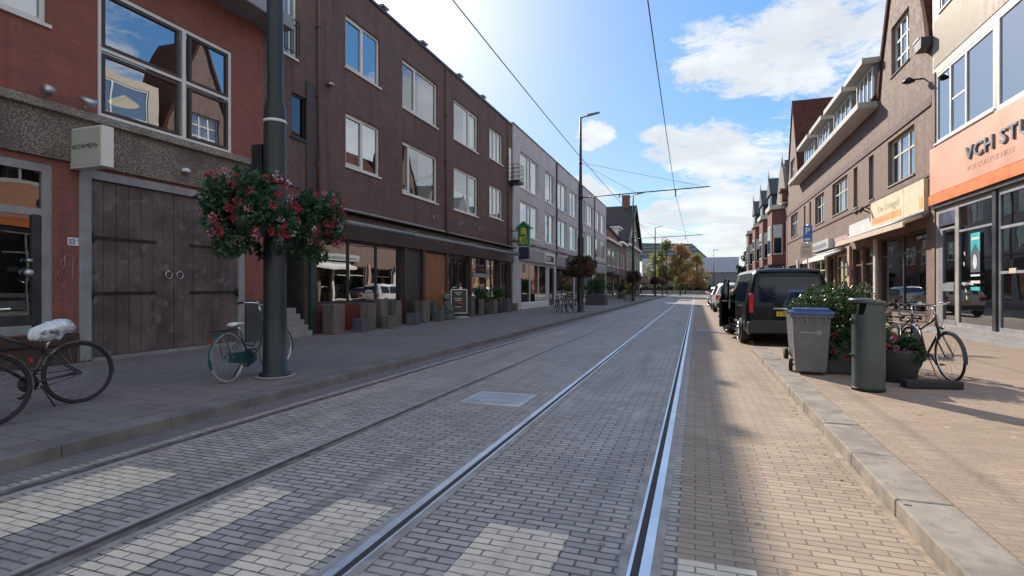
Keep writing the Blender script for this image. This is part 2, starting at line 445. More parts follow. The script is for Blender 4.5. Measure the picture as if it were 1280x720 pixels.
    M['rusty_leaf'] = leafmat('rusty_foliage', (.07,.045,.025), (.12,.04,.03), (.04,.06,.025), sc=5, ns=2)
    M['autumn1'] = leafmat('autumn_yellow', (.26,.23,.06), (.38,.31,.10), (.15,.20,.05), sc=1.2, ns=.35, tr=.45)
    M['autumn2'] = leafmat('autumn_orange', (.45,.24,.10), (.46,.33,.15), (.24,.26,.08), sc=1.2, ns=.3, tr=.45)
    M['conifer'] = leafmat('conifer_green', (.02,.045,.02), (.04,.075,.03), sc=1.5)
    M['bark'] = mk('bark', (.07,.05,.038), .9, var=.4, bump=.8, bs=20)
    M['hall'] = mk('far_panels', (.42,.48,.62), .5, var=.05)
    M['hall_low'] = mk('far_grey_wall', (.17,.17,.19), .7, var=.1)
    M['hall_roof'] = mk('far_roof', (.10,.115,.13), .6, var=.15)
    M['signlit'] = mk('grey_sign', (.45,.48,.48), .5, var=.08)
    M['fallen'] = leafmat('fallen_leaf', (.45,.30,.12), (.55,.40,.22), sc=40)
    M['screen'] = mk('screen_dark', (.02,.025,.03), .2)
    M['tan_parasol'] = mk('brown_parasol', (.16,.10,.07), .9)
init_mats()

# ---------------------------------------------------------------- facade helpers
def bx(mb, X, sg, d0, d1, y0, y1, z0, z1): return mb.box(X+sg*d0, X+sg*d1, y0, y1, z0, z1)

def wall(X, sg, y0, y1, z0, z1, ops, m, parent, back=9., rev=.16, room=.9, name='wall', inner=None, roofm=None):
    """front wall with real openings: reveals and a dark shallow room behind each opening; plus the body's other sides"""
    mb = MB()
    ys = sorted({y0, y1, *[o[0] for o in ops], *[o[1] for o in ops]}); zs = sorted({z0, z1, *[o[2] for o in ops], *[o[3] for o in ops]})
    for a, b in zip(ys, ys[1:]):
        for c, d in zip(zs, zs[1:]):
            ym, zm = (a+b)/2, (c+d)/2
            if any(o[0] < ym < o[1] and o[2] < zm < o[3] for o in ops): continue
            mb.quad((X,a,c),(X,b,c),(X,b,d),(X,a,d))
    xi = X-sg*rev; xr = X-sg*room
    for a, b, c, d in [o[:4] for o in ops]:
        mb.mi = 0
        mb.quad((X,a,c),(X,b,c),(xi,b,c),(xi,a,c)); mb.quad((X,a,d),(X,b,d),(xi,b,d),(xi,a,d))
        mb.quad((X,a,c),(X,a,d),(xi,a,d),(xi,a,c)); mb.quad((X,b,c),(X,b,d),(xi,b,d),(xi,b,c))
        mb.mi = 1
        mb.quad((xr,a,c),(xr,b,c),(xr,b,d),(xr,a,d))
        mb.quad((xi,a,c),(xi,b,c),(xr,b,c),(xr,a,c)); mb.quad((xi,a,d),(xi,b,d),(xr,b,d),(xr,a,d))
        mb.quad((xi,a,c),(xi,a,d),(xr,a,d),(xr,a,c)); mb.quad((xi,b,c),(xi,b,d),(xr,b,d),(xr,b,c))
    mb.mi = 0; xb = X-sg*back
    mb.quad((X,y0,z0),(X,y0,z1),(xb,y0,z1),(xb,y0,z0)); mb.quad((X,y1,z0),(X,y1,z1),(xb,y1,z1),(xb,y1,z0))
    mb.quad((xb,y0,z0),(xb,y0,z1),(xb,y1,z1),(xb,y1,z0))
    mb.mi = 2; mb.quad((X,y0,z1),(X,y1,z1),(xb,y1,z1),(xb,y0,z1))
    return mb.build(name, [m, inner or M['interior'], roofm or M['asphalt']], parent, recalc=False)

def window(parent, X, sg, ya, yb, za, zb, fm=None, fw=.065, mull=(), trans=(), rec=.09, cur=None, sill=True, glass=None, name='window',
           sash=(), cm=None, sillm=None, fd=.07):
    fm = fm or M['white']; glass = glass or M['glass']
    mb = MB(); a, b = -rec-fd, -rec
    bx(mb, X, sg, a, b, ya, ya+fw, za, zb); bx(mb, X, sg, a, b, yb-fw, yb, za, zb)
    bx(mb, X, sg, a, b, ya+fw, yb-fw, za, za+fw); bx(mb, X, sg, a, b, ya+fw, yb-fw, zb-fw, zb)
    for q in mull:
        y = ya+(yb-ya)*q; bx(mb, X, sg, a, b+.004, y-fw*.5, y+fw*.5, za+fw, zb-fw)
    for q in trans:
        q = q if isinstance(q, tuple) else (q, 0, 1)
        z = za+(zb-za)*q[0]; bx(mb, X, sg, a, b-.006, ya+(yb-ya)*q[1]+fw*.5, ya+(yb-ya)*q[2]-fw*.5, z-fw*.4, z+fw*.4)
    for q0, q1 in sash:      # an opening casement: second, darker inner frame
        y0 = ya+(yb-ya)*q0+fw*.6; y1 = ya+(yb-ya)*q1-fw*.6; w = .045; z0 = za+fw; z1 = zb-fw; c, d = b-.03, b+.012
        bx(mb, X, sg, c, d, y0, y0+w, z0, z1); bx(mb, X, sg, c, d, y1-w, y1, z0, z1)
        bx(mb, X, sg, c, d, y0+w, y1-w, z0, z0+w); bx(mb, X, sg, c, d, y0+w, y1-w, z1-w, z1)
    f = mb.build(name, fm, parent)
    g = MB(); x = X+sg*(a+fd*.5)
    g.quad((x, ya+.01, za+.01), (x, yb-.01, za+.01), (x, yb-.01, zb-.01), (x, ya+.01, zb-.01))
    g.build('pane', glass, f, recalc=False)
    if sill:
        s = MB(); bx(s, X, sg, -rec+.002, .05, ya-.05, yb+.05, za-.06, za-.003); s.build('sill', sillm or fm, f)
    if cur:
        c = MB(); x = X-sg*(rec+fd+.09); 
        spans = {'full': [(ya, yb)], 'sides': [(ya, ya+(yb-ya)*.22), (yb-(yb-ya)*.22, yb)], 'left': [(ya, ya+(yb-ya)*.4)], 'right': [(yb-(yb-ya)*.45, yb)],
                 'half': [(ya, yb)], 'blind': [(ya, yb)]}[cur]
        zl = za if cur not in ('half', 'blind') else za+(zb-za)*random.uniform(.3, .6)
        if cur == 'half': zl, zh = za, za+(zb-za)*.5
        else: zh = zb
        for p, q in spans:
            n = max(4, int((q-p)/.06)) if cur != 'blind' else 1
            for i in range(n):
                u0 = p+(q-p)*i/n; u1 = p+(q-p)*(i+1)/n
                x0 = x-sg*(.03*(i % 2)); x1 = x-sg*(.03*((i+1) % 2))
                if cur == 'blind': x0 = x1 = x
                c.quad((x0, u0, zl), (x1, u1, zl), (x1, u1, zh), (x0, u0, zh))
        c.build('curtain' if cur != 'blind' else 'roller_blind', cm or M['curtain'], f, recalc=False)
    return f
# ================================================================ SETTING
def ground():
    def sheet(name, x0, x1, y0, y1, z, m, step=None):
        mb = MB(); mb.quad((x0,y0,z),(x1,y0,z),(x1,y1,z),(x0,y1,z)); o = mb.build(name, m, recalc=False); tag(o, kind='structure'); return o
    sheet('ground', -400, 400, -120, 700, -.03, M['soil'])
    sheet('road_lane', -5.12, -4.78, -14, 118, 0, M['lane'])
    sheet('tram_bed', -4.78, -.10, -14, 118, 0, M['paver'])
    sheet('road', -.10, 1.18, -14, 118, 0, M['warm_paver'])
    sheet('parking_bay', 1.18, 3.35, 13.25, 72, 0, M['warm_paver'])
    sheet('cross_street', -60, 60, 118, 126, 0, M['asphalt'])
    # raised pavements
    def slab(name, x0, x1, y0, y1, m, z=.12):
        mb = MB(); mb.box(x0, x1, y0, y1, -.02, z); tag(mb.build(name, m), kind='structure')
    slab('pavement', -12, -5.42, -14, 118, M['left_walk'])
    slab('pavement_opposite', 1.50, 9, -14, 12.93, M['walk_paver'])
    slab('pavement_beside_bay', 3.65, 9, 12.93, 118, M['walk_paver'])
    mb = MB(); mb.box(-5.42, -5.40, -14, 118, -.01, .1); 
    # kerbs: single stones with joints
    def kerb(name, pts_fn, n, m):
        mb = MB()
        for i in range(n): pts_fn(mb, i)
        tag(mb.build(name, m, bevel=.012), kind='structure')
    def lk(mb, i):
        y = -6+i*1.0; mb.box(-5.42, -5.12, y+.0015, y+.9985, -.02, .117+random.uniform(-.003, .003))
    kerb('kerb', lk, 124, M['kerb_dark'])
    def rk(mb, i):
        y = -3.05+i*1.0; e = min(y+.996, 12.9); mb.box(1.19+random.uniform(-.004, .004), 1.50, y+.004, e, -.02, .118+random.uniform(-.004, .004))
    kerb('kerb_stone_row', rk, 16, M['kerb'])
    def bk(mb, i):
        x = 1.19+i*.8; mb.box(x+.003, min(x+.797, 3.65), 12.935, 13.24, -.02, .118)
    kerb('kerb_bay_end', bk, 4, M['kerb'])
    def fk(mb, i):
        y = 13.25+i; mb.box(3.35, 3.64, y+.003, y+.997, -.02, .118)
    kerb('kerb_bay_side', fk, 100, M['kerb'])
    sheet('road_beyond_bay', 1.18, 3.35, 72, 118, 0, M['warm_paver'])
    # sandy dirt line along the kerb
    mb = MB(); n = 80
    for i in range(n):
        y0 = -3+16*i/n; y1 = -3+16*(i+1)/n
        w0 = .05+.05*noise.noise((y0*1.7, 3, 0)); w1 = .05+.05*noise.noise((y1*1.7, 3, 0))
        mb.quad((1.185-w0, y0, .004), (1.189, y0, .004), (1.189, y1, .004), (1.185-w1, y1, .004))
    tag(mb.build('gutter_line', M['gutter'], recalc=False), kind='structure')
    # rails
    def rail(name, x, outer, m, side):
        # outer=-1: groove lies on +x side of the head
        mb = MB(); h = .027; s_ = -outer
        Y0, Y1 = -14, 118
        mb.mi = 0; mb.box(x-h, x+h, Y0, Y1, -.01, .010)
        g0 = x+s_*h; g1 = g0+s_*.042; l1 = g1+s_*.018
        mb.mi = 1; mb.box(min(g0,g1), max(g0,g1), Y0, Y1, -.01, .003)
        mb.mi = 0; mb.box(min(g1,l1), max(g1,l1), Y0, Y1, -.01, .009)
        mb.mi = 2; a = l1; b = l1+s_*.05; mb.box(min(a,b), max(a,b), Y0, Y1, -.01, .005)
        a = x+outer*h; b = a+outer*.05; mb.box(min(a,b), max(a,b), Y0, Y1, -.01, .0055)
        tag(mb.build(name, [m, M['groove'], M['rail_side']]), kind='structure')
    rail('tram_rail', -.245, 1, M['steel_shiny'], 1)
    rail('tram_rail', -1.745, -1, M['steel_shiny'], 1)
    rail('tram_rail', -3.16, 1, M['steel_dull'], 1)
    rail('tram_rail', -4.62, -1, M['steel_dull'], 1)
    # zebra stripes: courses of white pavers, the ends jagged by half a brick
    for x0, x1, ya, yb in [(-.09, .3, -1.2, 2.97), (-1.2, -.7, -1.2, 3.04), (-2.3, -1.88, -1.2, 3.04), (-3.03, -2.7, -1.2, 3.04), (-4.4, -3.8, -1.2, 3.04)]:
        mb = MB(); r0 = math.floor(ya/.066)
        while r0*.066 < yb-.03:
            ylo, yhi = r0*.066, (r0+1)*.066
            a, b = x0, x1
            mb.quad((a, ylo, .004), (b, ylo, .004), (b, yhi, .004), (a, yhi, .004)); r0 += 1
        tag(mb.build('zebra_stripe', M['zebra'], recalc=False), kind='structure')
    mb = MB(); mb.quad((.0, 19.2, .004), (1.15, 19.2, .004), (1.15, 19.32, .004), (.0, 19.32, .004))
    tag(mb.build('parking_line', M['white'], recalc=False), kind='structure')
    mb = MB(); mb.quad((-3.1, 74, .004), (-.3, 74, .004), (-.3, 82, .004), (-3.1, 82, .004))  # patch of the warm paver laid over the far tram bed
    tag(mb.build('far_paver_patch', M['warm_paver'], recalc=False), kind='structure')
ground()

# ================================================================ LEFT SIDE
XL = -10.4
def shop_house():
    r = empty('brick_building', (XL, -3, 0), 'red brick shop house with pebbledash band and wide plank doors, nearest on the left', 'building')
    ops = [(3.4,5.95,.68,3.56), (6.35,10.0,.14,3.6), (6.67,9.65,4.62,7.05), (3.9,5.86,5.92,7.05), (-1,2.4,4.9,7.05), (-.5,2.6,.6,3.5)]
    wall(XL, 1, -3, 10.6, 0, 8.0, ops, M['red_brick'], r, roofm=M['asphalt'])
    mb = MB(); 
    bx(mb, XL, 1, .003, .07, -3, 10.6, 3.66, 4.45); mb.build('pebbledash_band', M['pebble'], r)
    mb = MB(); bx(mb, XL, 1, .003, .16, -3, 10.6, 4.45, 4.60); mb.build('ledge', M['ledge'], r, bevel=.015)
    mb = MB(); bx(mb, XL, 1, -9, .75, -3.3, 10.85, 8.0, 8.32); mb.build('eave', M['palegrey'], r, bevel=.01)
    mb = MB(); bx(mb, XL, 1, .003, .05, 10.02, 10.59, .1, 1.15); mb.build('plinth', M['planter'], r)
    mb = MB(); bx(mb, XL, 1, .003, .05, 2.6, 3.36, .1, .7); mb.build('plinth', M['planter'], r)
    mb = MB(); bx(mb, XL, 1, .003, .09, 3.36, 6.3, .47, .66); bx(mb, XL, 1, .003, .05, 3.36, 6.33, .1, .45); mb.build('shop_sill', M['darkbrown'], r)
    # big window
    f = window(r, XL, 1, 6.67, 9.65, 4.62, 7.05, M['white'], .08, mull=(.59,), trans=(.53,), rec=.03, cur=None, glass=M['glass2'], sillm=M['white'])
    mb = MB()
    for ya, yb in ((6.76, 8.32), (8.55, 9.56)):
        for za, zb in ((4.71, 5.83), (5.94, 6.96)):
            w = .06
            bx(mb, XL, 1, -.06, -.025, ya, ya+w, za, zb); bx(mb, XL, 1, -.06, -.025, yb-w, yb, za, zb); bx(mb, XL, 1, -.06, -.025, ya+w, yb-w, za, za+w); bx(mb, XL, 1, -.06, -.025, ya+w, yb-w, zb-w, zb)
    mb.build('sash', M['darkbrown'], f)
    mb = MB(); mb.lathe([(.02,.12),(.2,0),(.26,-.05),(.24,-.07),(.01,-.04)], (XL-.6, 7.55, 5.25)); mb.build('ceiling_lamp', mk('amber_lamp', (.8,.5,.1), .4, emit=.8), f)
    window(r, XL, 1, 3.9, 5.86, 5.92, 7.05, M['white'], .08, rec=.05, glass=M['glass2'])
    window(r, XL, 1, -1, 2.4, 4.9, 7.05, M['white'], .08, mull=(.5,), rec=.05, cur='sides')
    # shop door and fanlight
    f = window(r, XL, 1, 3.4, 5.95, .68, 3.56, M['palegrey'], .15, trans=(.71,), rec=.02, glass=M['shopglass'], sill=False, name='shopfront')
    mb = MB(); bx(mb, XL, 1, -.07, -.03, 4.75, 4.82, .7, 2.68); bx(mb, XL, 1, -.07, -.03, 3.55, 5.78, .7, 1.0); bx(mb, XL, 1, -.06, -.02, 5.66, 5.78, .7, 2.68); mb.build('door_frame', M['dark_paint'], f)
    mb = MB(); bx(mb, XL, 1, -.2, -.19, 5.05, 5.25, 1.35, 1.95); mb.build('paper_notice', M['creampanel'], f)
    mb = MB(); mb.ball((XL+.01, 5.6, 1.7), .07); mb.cyl((XL-.03, 5.6, 1.9), (XL+.05, 5.6, 1.9), .035); mb.build('door_knob', M['metal'], f)
    window(r, XL, 1, -.5, 2.6, .6, 3.5, M['palegrey'], .12, mull=(.5,), rec=.02, glass=M['shopglass'], sill=False, name='shopfront')
    # garage doors
    g = MB(); bx(g, XL, 1, -.1, .03, 6.35, 6.55, .14, 3.6); bx(g, XL, 1, -.1, .03, 9.83, 10.0, .14, 3.6); bx(g, XL, 1, -.1, .03, 6.55, 9.83, 3.44, 3.6)
    g.build('gate_frame', M['palegrey'], r, bevel=.008)
    g = MB(); bx(g, XL, 1, -.1, .10, 6.55, 9.83, .10, .17); g.build('threshold', M['conc'], r)
    for a, b, s in ((6.56, 8.19, 1), (8.20, 9.82, -1)):
        d = MB(); n = 7; w = (b-a)/n
        for i in range(n): bx(d, XL, 1, -.09, -.035+random.uniform(-.003, .003), a+i*w+.004, a+(i+1)*w-.004, .18, 3.43)
        bx(d, XL, 1, -.1, -.05, a, b, .18, 3.43)
        dd = d.build('garage_door', M['garage'], r, bevel=.004)
        e = a if s > 0 else b
        for z in (2.38, 1.35):
            h = MB(); bx(h, XL, 1, -.034, -.022, e, e+s*1.25, z-.03, z+.03); h.cyl((XL-.01, e+s*.02, z-.09), (XL-.01, e+s*.02, z+.09), .03)
            for k in range(7): h.ball((XL-.02, e+s*(.12+.17*k), z), .014, 6, 4)
            h.build('strap_hinge', M['iron'], dd)
        h = MB(); y = b-.12 if s > 0 else a+.12
        h.ring((XL-.015, y, 1.72), (1, 0, 0), .075, .012, 20); h.ball((XL-.02, y, 1.80), .025, 8, 5); h.build('ring_handle', M['metal'], dd)
    # number plate and scribble
    n = MB(); bx(n, XL, 1, .003, .015, 6.17, 6.345, 2.2, 2.34); n.build('house_number', M['white'], r)
    text('53', .125, (XL+.018, 6.182, 2.225), 'left', M['blue_sign'], r, 'number_digits', .001, sx=.85, bold=.004)
    text('II', .05, (XL+.018, 6.312, 2.275), 'left', M['blue_sign'], r, 'number_suffix', .001)
    n = MB(); sc = [[(6.13,2.02),(6.13,1.72),(6.03,1.72),(6.10,1.80),(6.13,1.86)], [(6.17,2.02),(6.26,2.02),(6.25,1.62),(6.17,1.62)], [(6.09,1.95),(6.06,1.87),(6.10,1.78)],
                    [(6.08,1.58),(6.02,1.7),(6.06,1.74),(6.12,1.62)], [(6.07,1.5),(6.12,1.56),(6.16,1.48),(6.11,1.44),(6.08,1.5)]]
    for st in sc: n.tube([(XL+.004, a, b) for a, b in st], .006, 5)
    n.build('graffiti', mk('chalk_scribble', (.45,.26,.25), .9), r)
    n = MB(); n.lathe([(.09,-.03),(.09,.0),(.06,.05),(.01,.06)], (XL+.12, 8.35, 3.95)); n.build('wall_lamp', M['white'], r)
shop_house()

def floodlight(y, label, rot):
    r = empty('floodlight', (XL+.16, y, 4.62), label, 'floodlight', 'floodlights on the pebbledash ledge')
    m = MB(); m.cyl((XL+.16, y, 4.6), (XL+.2, y, 4.72), .015); m.build('arm', M['metal'], r)
    m = MB(); c = Vector((XL+.27, y, 4.74)); d = Vector((.35, rot, -.3)).normalized(); m.tube([c-d*.14, c-d*.02, c+d*.1], [.05, .07, .10], 14); m.build('lamp_head', M['metal'], r)
floodlight(5.75, 'left of two small grey floodlights on the stone ledge, above the shop door', -.5)
floodlight(6.35, 'right of two small grey floodlights on the stone ledge, above the box sign', .5)

def box_sign():
    r = empty('shop_sign', (XL, 6.2, 3.54), 'square projecting box sign with pale green face reading WOWMEN beside the plank doors', 'sign')
    m = MB(); m.box(XL+.02, -9.57, 6.2, 6.40, 3.54, 4.24); m.build('sign_box', M['signwhite'], r, bevel=.006)
    m = MB(); m.box(XL+.05, -9.60, 6.192, 6.198, 3.57, 4.21); m.build('sign_face', M['signface'], r)
    text('WOWMENs', .125, (XL+.42, 6.188, 3.86), 'front', M['black'], r, 'lettering', .001, 'CENTER', .92, sp=1.12)
    m = MB(); m.box(XL, XL+.05, 6.24, 6.36, 3.7, 4.1); m.build('bracket', M['iron'], r)
box_sign()

def dark_building():
    r = empty('brick_building', (XL, 10.6, 0), 'long dark brown brick building with restaurant front, white windows and flat roof', 'building')
    up = []
    for a, b in ((13.95,15.86),(17.35,20.2),(21.8,24.6),(26.2,28.2)):
        small = a in (13.95, 26.2)
        up.append((a, b, 5.3 if small else 5.04, 7.0)); up.append((a, b, 8.42 if small else 8.25, 10.08))
    gr = [(10.75,12.25,.15,3.35), (12.6,17.3,.98,2.95), (17.55,18.8,.15,2.9), (21.0,23.4,.15,2.9), (23.7,27.5,.9,3.0), (27.8,29.2,.15,2.9)]
    jul = (11.28,11.78,7.75,9.7)
    wall(XL, 1, 10.6, 29.85, 0, 11.15, up+gr+[jul, (11.6,12.2,5.6,6.8)], M['dark_brick'], r, room=1.3)
    m = MB(); bx(m, XL, 1, -9, .05, 10.55, 29.85, 11.15, 11.25); m.build('roof_edge', M['dark_paint'], r)
    for i, o in enumerate(up):
        a, b = o[0], o[1]
        k = dict(mull=(.5,), cur='sides')
        if a == 17.35: k = dict(mull=(.36,) if o[2] > 8 else (.2,), sash=((0, .36),) if o[2] > 8 else ((0,.2),), cur='right', cm=M['curtain2'])
        if a == 21.8: k = dict(mull=(.62,), sash=((.62, 1),), cur='half' if o[2] < 8 else 'right')
        if a == 26.2: k = dict(mull=(.35, .65), cur='full', cm=M['curtain'])
        if a == 13.95: k = dict(mull=(.5,), sash=((0,.5),), cur='left')
        window(r, XL, 1, *o, M['white'], .085, rec=.07, glass=M['glass2'] if a in (13.95,) else M['glass'], **k)
    f = window(r, XL, 1, *jul, M['white'], .07, mull=(.5,), rec=.03, cur='full', sill=True, name='balcony_door')
    m = MB()
    for z in (8.75, 8.6, 7.85): bx(m, XL, 1, .07, .09, 11.25, 11.82, z-.012, z+.012)
    for k in range(6): y = 11.26+.11*k; bx(m, XL, 1, .072, .088, y-.007, y+.007, 7.85, 8.75)
    m.build('railing', M['iron'], f)
    window(r, XL, 1, 11.6,12.2,5.6,6.8, M['dark_paint'], .06, rec=.05, glass=M['shopglass'])
    # ground floor
    m = MB(); bx(m, XL, 1, .003, .14, 12.3, 29.8, 2.97, 3.72); m.build('fascia', M['darkbrown'], r, bevel=.01)
    m = MB(); bx(m, XL, 1, .003, .30, 11.9, 29.8, 3.80, 3.88); m.build('canopy_edge', M['iron'], r)
    m = MB(); bx(m, XL, 1, .302, .325, 11.9, 20.3, 3.83, 3.89); bx(m, XL, 1, .302, .32, 20.6, 29.6, 3.83, 3.875); m.build('gutter_strip', M['palegrey'], r)
    for a, b in ((12.5, 17.0), (17.15, 22.6), (22.75, 29.4)):
        m = MB(); m.cyl((XL+.62, a, 3.40), (XL+.62, b, 3.40), .075, n=14)
        m.box(XL+.003, XL+.62, a+.1, a+.16, 3.5, 3.56); m.box(XL+.003, XL+.62, b-.16, b-.1, 3.5, 3.56)
        m.build('awning_roll', M['grey_paint'], r)
    f = window(r, XL, 1, 12.6,17.3,.98,2.95, M['dark_paint'], .07, mull=(.33,.66), rec=.04, glass=M['glass2'], sill=False, name='shopfront')
    m = MB(); bx(m, XL, 1, .003, .05, 12.55, 17.4, .12, .96); m.build('sill_panel', M['plinth_red'], r)
    for y in (12.35, 17.42, 18.85, 20.95, 23.5, 27.6, 29.4):
        m = MB(); bx(m, XL, 1, .003, .12, y-.11, y+.11, .12, 2.96); m.build('pilaster', M['darkgreen'] if y < 13 else M['darkbrown'], r, bevel=.01)
    m = MB(); bx(m, XL, 1, -.05, .02, 17.6, 18.75, .15, 2.88); m.build('folding_door', M['dark_paint'], r)
    m = MB(); n = 4; a, b = 18.97, 20.83; w = (b-a)/n
    for i in range(n): bx(m, XL, 1, .003, .06, a+i*w+.006, a+(i+1)*w-.006, .3, 2.85)
    bx(m, XL, 1, .002, .045, a, b, .12, 2.86); m.build('wood_panel', M['orangewood'], r, bevel=.005)
    f = window(r, XL, 1, 21.0,23.4,.15,2.9, M['dark_paint'], .09, mull=(.3,.6), rec=.06, glass=M['shopglass'], sill=False, name='entrance')
    f = window(r, XL, 1, 23.7,27.5,.9,3.0, M['dark_paint'], .07, mull=(.55,.75), trans=(.7,), rec=.05, glass=M['glass2'], sill=False, name='shopfront')
    m = MB(); bx(m, XL, 1, -.04, -.02, 24.0, 26.3, 2.0, 2.2); m.build('window_board', M['palegrey'], f)
    f = window(r, XL, 1, 27.8,29.2,.15,2.9, M['dark_paint'], .09, mull=(.5,), rec=.05, glass=M['shopglass'], sill=False, name='entrance')
    # recessed stair and its inner walls
    m = MB()
    for i in range(5): bx(m, XL, 1, -.88, .35, 10.78, 12.02-i*.16, .121+i*.16, .121+(i+1)*.16-.002)
    m.build('doorstep', M['conc'], r, bevel=.01)
    for y in (16.3, 19.2, 22.7, 25.6):
        m = MB(); m.box(XL-.35, XL-.15, y-.12, y+.12, 11.25, 11.42); m.box(XL-.4, XL-.02, y-.2, y+.2, 11.42, 11.5); m.build('roof_vent', M['grey_paint'], r)
    m = MB(); m.lathe([(.1,-.02),(.12,.03),(.07,.08),(.01,.09)], (XL+.1, 13.1, 7.5)); m.build('alarm_bell', M['metal'], r)
    m = MB(); bx(m, XL, 1, .003, .035, 12.15, 12.5, 4.2, 7.3); m.build('wall_panel', M['darkbrown'], r)
    for y in (12.62, 20.9, 29.0):
        m = MB(); m.cyl((XL+.06,y,3.9),(XL+.06,y,11.1),.04,n=8)
        for z in (5,7,9): m.box(XL,XL+.11,y-.06,y+.06,z,z+.05)
        m.build('downpipe', M['dark_brick'], r)
    for y in (19.7, 22.2, 24.6, 27.9):
        m = MB(); bx(m, XL, 1, .003, .1, y-.04, y+.04, 4.35, 4.5); m.tube([(XL+.1,y,4.45),(XL+.22,y,4.5),(XL+.28,y,4.42)], .02, 6); m.build('wall_spot', M['metal'], r)
    # little balcony at the far end
    b_ = MB(); bx(b_, XL, 1, .003, .75, 29.0, 29.83, 7.55, 7.72); bal = b_.build('balcony', M['iron'], r)
    m = MB()
    for z in (7.9, 8.15, 8.4, 8.65):
        m.tube([(XL+.02,29.03,z),(XL+.72,29.03,z),(XL+.72,29.8,z),(XL+.02,29.8,z)], .014, 5, smooth=False)
    for p in ((.72,29.03),(.72,29.4),(.72,29.8),(.36,29.03)): m.cyl((XL+p[0],p[1],7.7),(XL+p[0],p[1],8.67),.014,n=5)
    m.build('railing', M['iron'], bal)
    m = MB(); bx(m, XL, 1, .003, .03, 29.1, 29.6, 7.74, 9.7); m.build('balcony_door', M['white'], r)
dark_building()

def green_sign():
    r = empty('restaurant_sign', (-9.5, 29.55, 3.1), 'green house shaped sign with yellow Chinese characters projecting from the dark brick building', 'sign')
    m = MB(); x0, x1 = -9.92, -9.22; c = (x0+x1)/2
    m.prism([(x0,3.92),(x1,3.92),(x1,5.05),(x0,5.05)], 29.5, 29.72, 'y'); m.build('sign_box', M['green_sign'], r, bevel=.008)
    m = MB(); m.prism([(x0-.1,5.0),(c,5.38),(x1+.1,5.0),(x1+.1,4.9),(c,5.26),(x0-.1,4.9)], 29.44, 29.95, 'y'); m.prism([(x0,5.052),(x1,5.052),(c,5.25)], 29.505, 29.72, 'y'); m.build('sign_roof', M['green_sign'], r)
    text('長', .42, (c, 29.49, 4.62), 'front', M['yellow'], r, 'lettering', .004, 'CENTER', bold=.008)
    text('城', .50, (c, 29.49, 4.06), 'front', M['yellow'], r, 'lettering', .004, 'CENTER', bold=.012)
    m = MB(); m.box(-9.86,-9.24,29.5,29.7,3.15,3.86); m.build('lower_box', mk('indigo_box', (.02,.025,.06), .4), r)
    m = MB(); m.box(XL, -9.92, 29.57, 29.63, 4.2, 4.26); m.box(XL, -9.92, 29.57, 29.63, 4.8, 4.86); m.build('bracket', M['iron'], r)
green_sign()

def grey_building():
    r = empty('grey_building', (XL, 29.86, 0), 'long pale lilac grey three storey block with rows of white windows over shops', 'building')
    Xg = XL+.06
    ys = [(31.2,35.3),(37.0,39.7),(40.5,43.8),(44.9,47.9),(49.0,51.8),(52.7,56.0),(57.0,60.1),(60.9,63.9)]
    up = [(a,b,4.75,6.95) for a,b in ys]+[(a,b,7.75,10.0) for a,b in ys]
    gr = [(31.4,37.6,.45,3.1),(38.1,39.6,.15,3.0),(40.2,46.5,.4,3.1),(47,48.4,.15,3.0),(49.5,55.5,.45,3.1),(56.5,63.8,.35,3.1)]
    wall(Xg, 1, 29.86, 64.5, 0, 11.3, up+gr, M['grey_plaster'], r, room=1.2, inner=M['room'])
    m = MB(); bx(m, Xg, 1, -9, .04, 29.86, 64.55, 11.3, 11.38); m.build('roof_edge', M['dark_paint'], r)
    curs = ['full','sides','right','full','half','full','sides','full']
    for i, o in enumerate(up):
        big = (o[1]-o[0]) > 3.5
        window(r, Xg, 1, *o, M['white'], .09, mull=(.42,.6) if big else ((.5,) if i % 3 else (.6,)), sash=((.42,.6),) if big else ((0,.5),) if i % 3 else ((.6,1),),
               rec=.08, cur=curs[(i*3+i//8) % 8], glass=M['glass'])
    m = MB(); bx(m, Xg, 1, .003, .12, 29.9, 64.4, 4.28, 4.45); m.build('ledge', M['palegrey'], r)
    for y in (40.1, 48.45, 56.5):
        m = MB(); m.cyl((Xg+.08,y,3.9),(Xg+.08,y,11.2),.055,n=8); m.build('downpipe', M['iron'], r)
    for (a,b), mm in zip([(31,39.5),(40,48.3),(49,56),(57,64.2)], ['palegrey','grey_paint','darkbrown','palegrey']):
        m = MB(); bx(m, Xg, 1, .003, .12, a, b, 3.18, 3.95); m.build('shop_fascia', M[mm], r, bevel=.01)
    for i, o in enumerate(gr):
        door = o[1]-o[0] < 2
        f = window(r, Xg, 1, *o, M['white'] if i == 0 else M['dark_paint'], .09, mull=() if door else (.33,.66), rec=.05, glass=M['glass2'] if not door else M['shopglass'], sill=False, name='shopfront' if not door else 'entrance')
        if i == 0:
            m = MB(); bx(m, Xg, 1, .003, .1, 31.3, 37.7, .12, .43); m.build('sill', M['white'], f)
            m = MB(); bx(m, Xg, 1, -.2, -.19, 31.8, 33.0, 1.9, 2.7); m.build('paper_notice', M['white'], f)
    for y in (33.5, 36.5, 42, 46):
        m = MB(); m.tube([(Xg,y,4.2),(Xg+.25,y,4.28),(Xg+.32,y,4.18)], .03, 6); m.build('wall_spot', M['iron'], r)
    s = MB(); bx(s, Xg, 1, .003, .2, 36.4, 39.0, 3.22, 3.98); sg = s.build('sign_board', M['white'], r)
    m = MB(); bx(m, Xg, 1, .202, .21, 36.6, 38.7, 3.35, 3.8); m.build('sign_band', M['black'], sg)
    text('NICK', .42, (Xg+.215, 36.75, 3.43), 'left', M['white'], sg, 'lettering', .002, bold=.008)
grey_building()

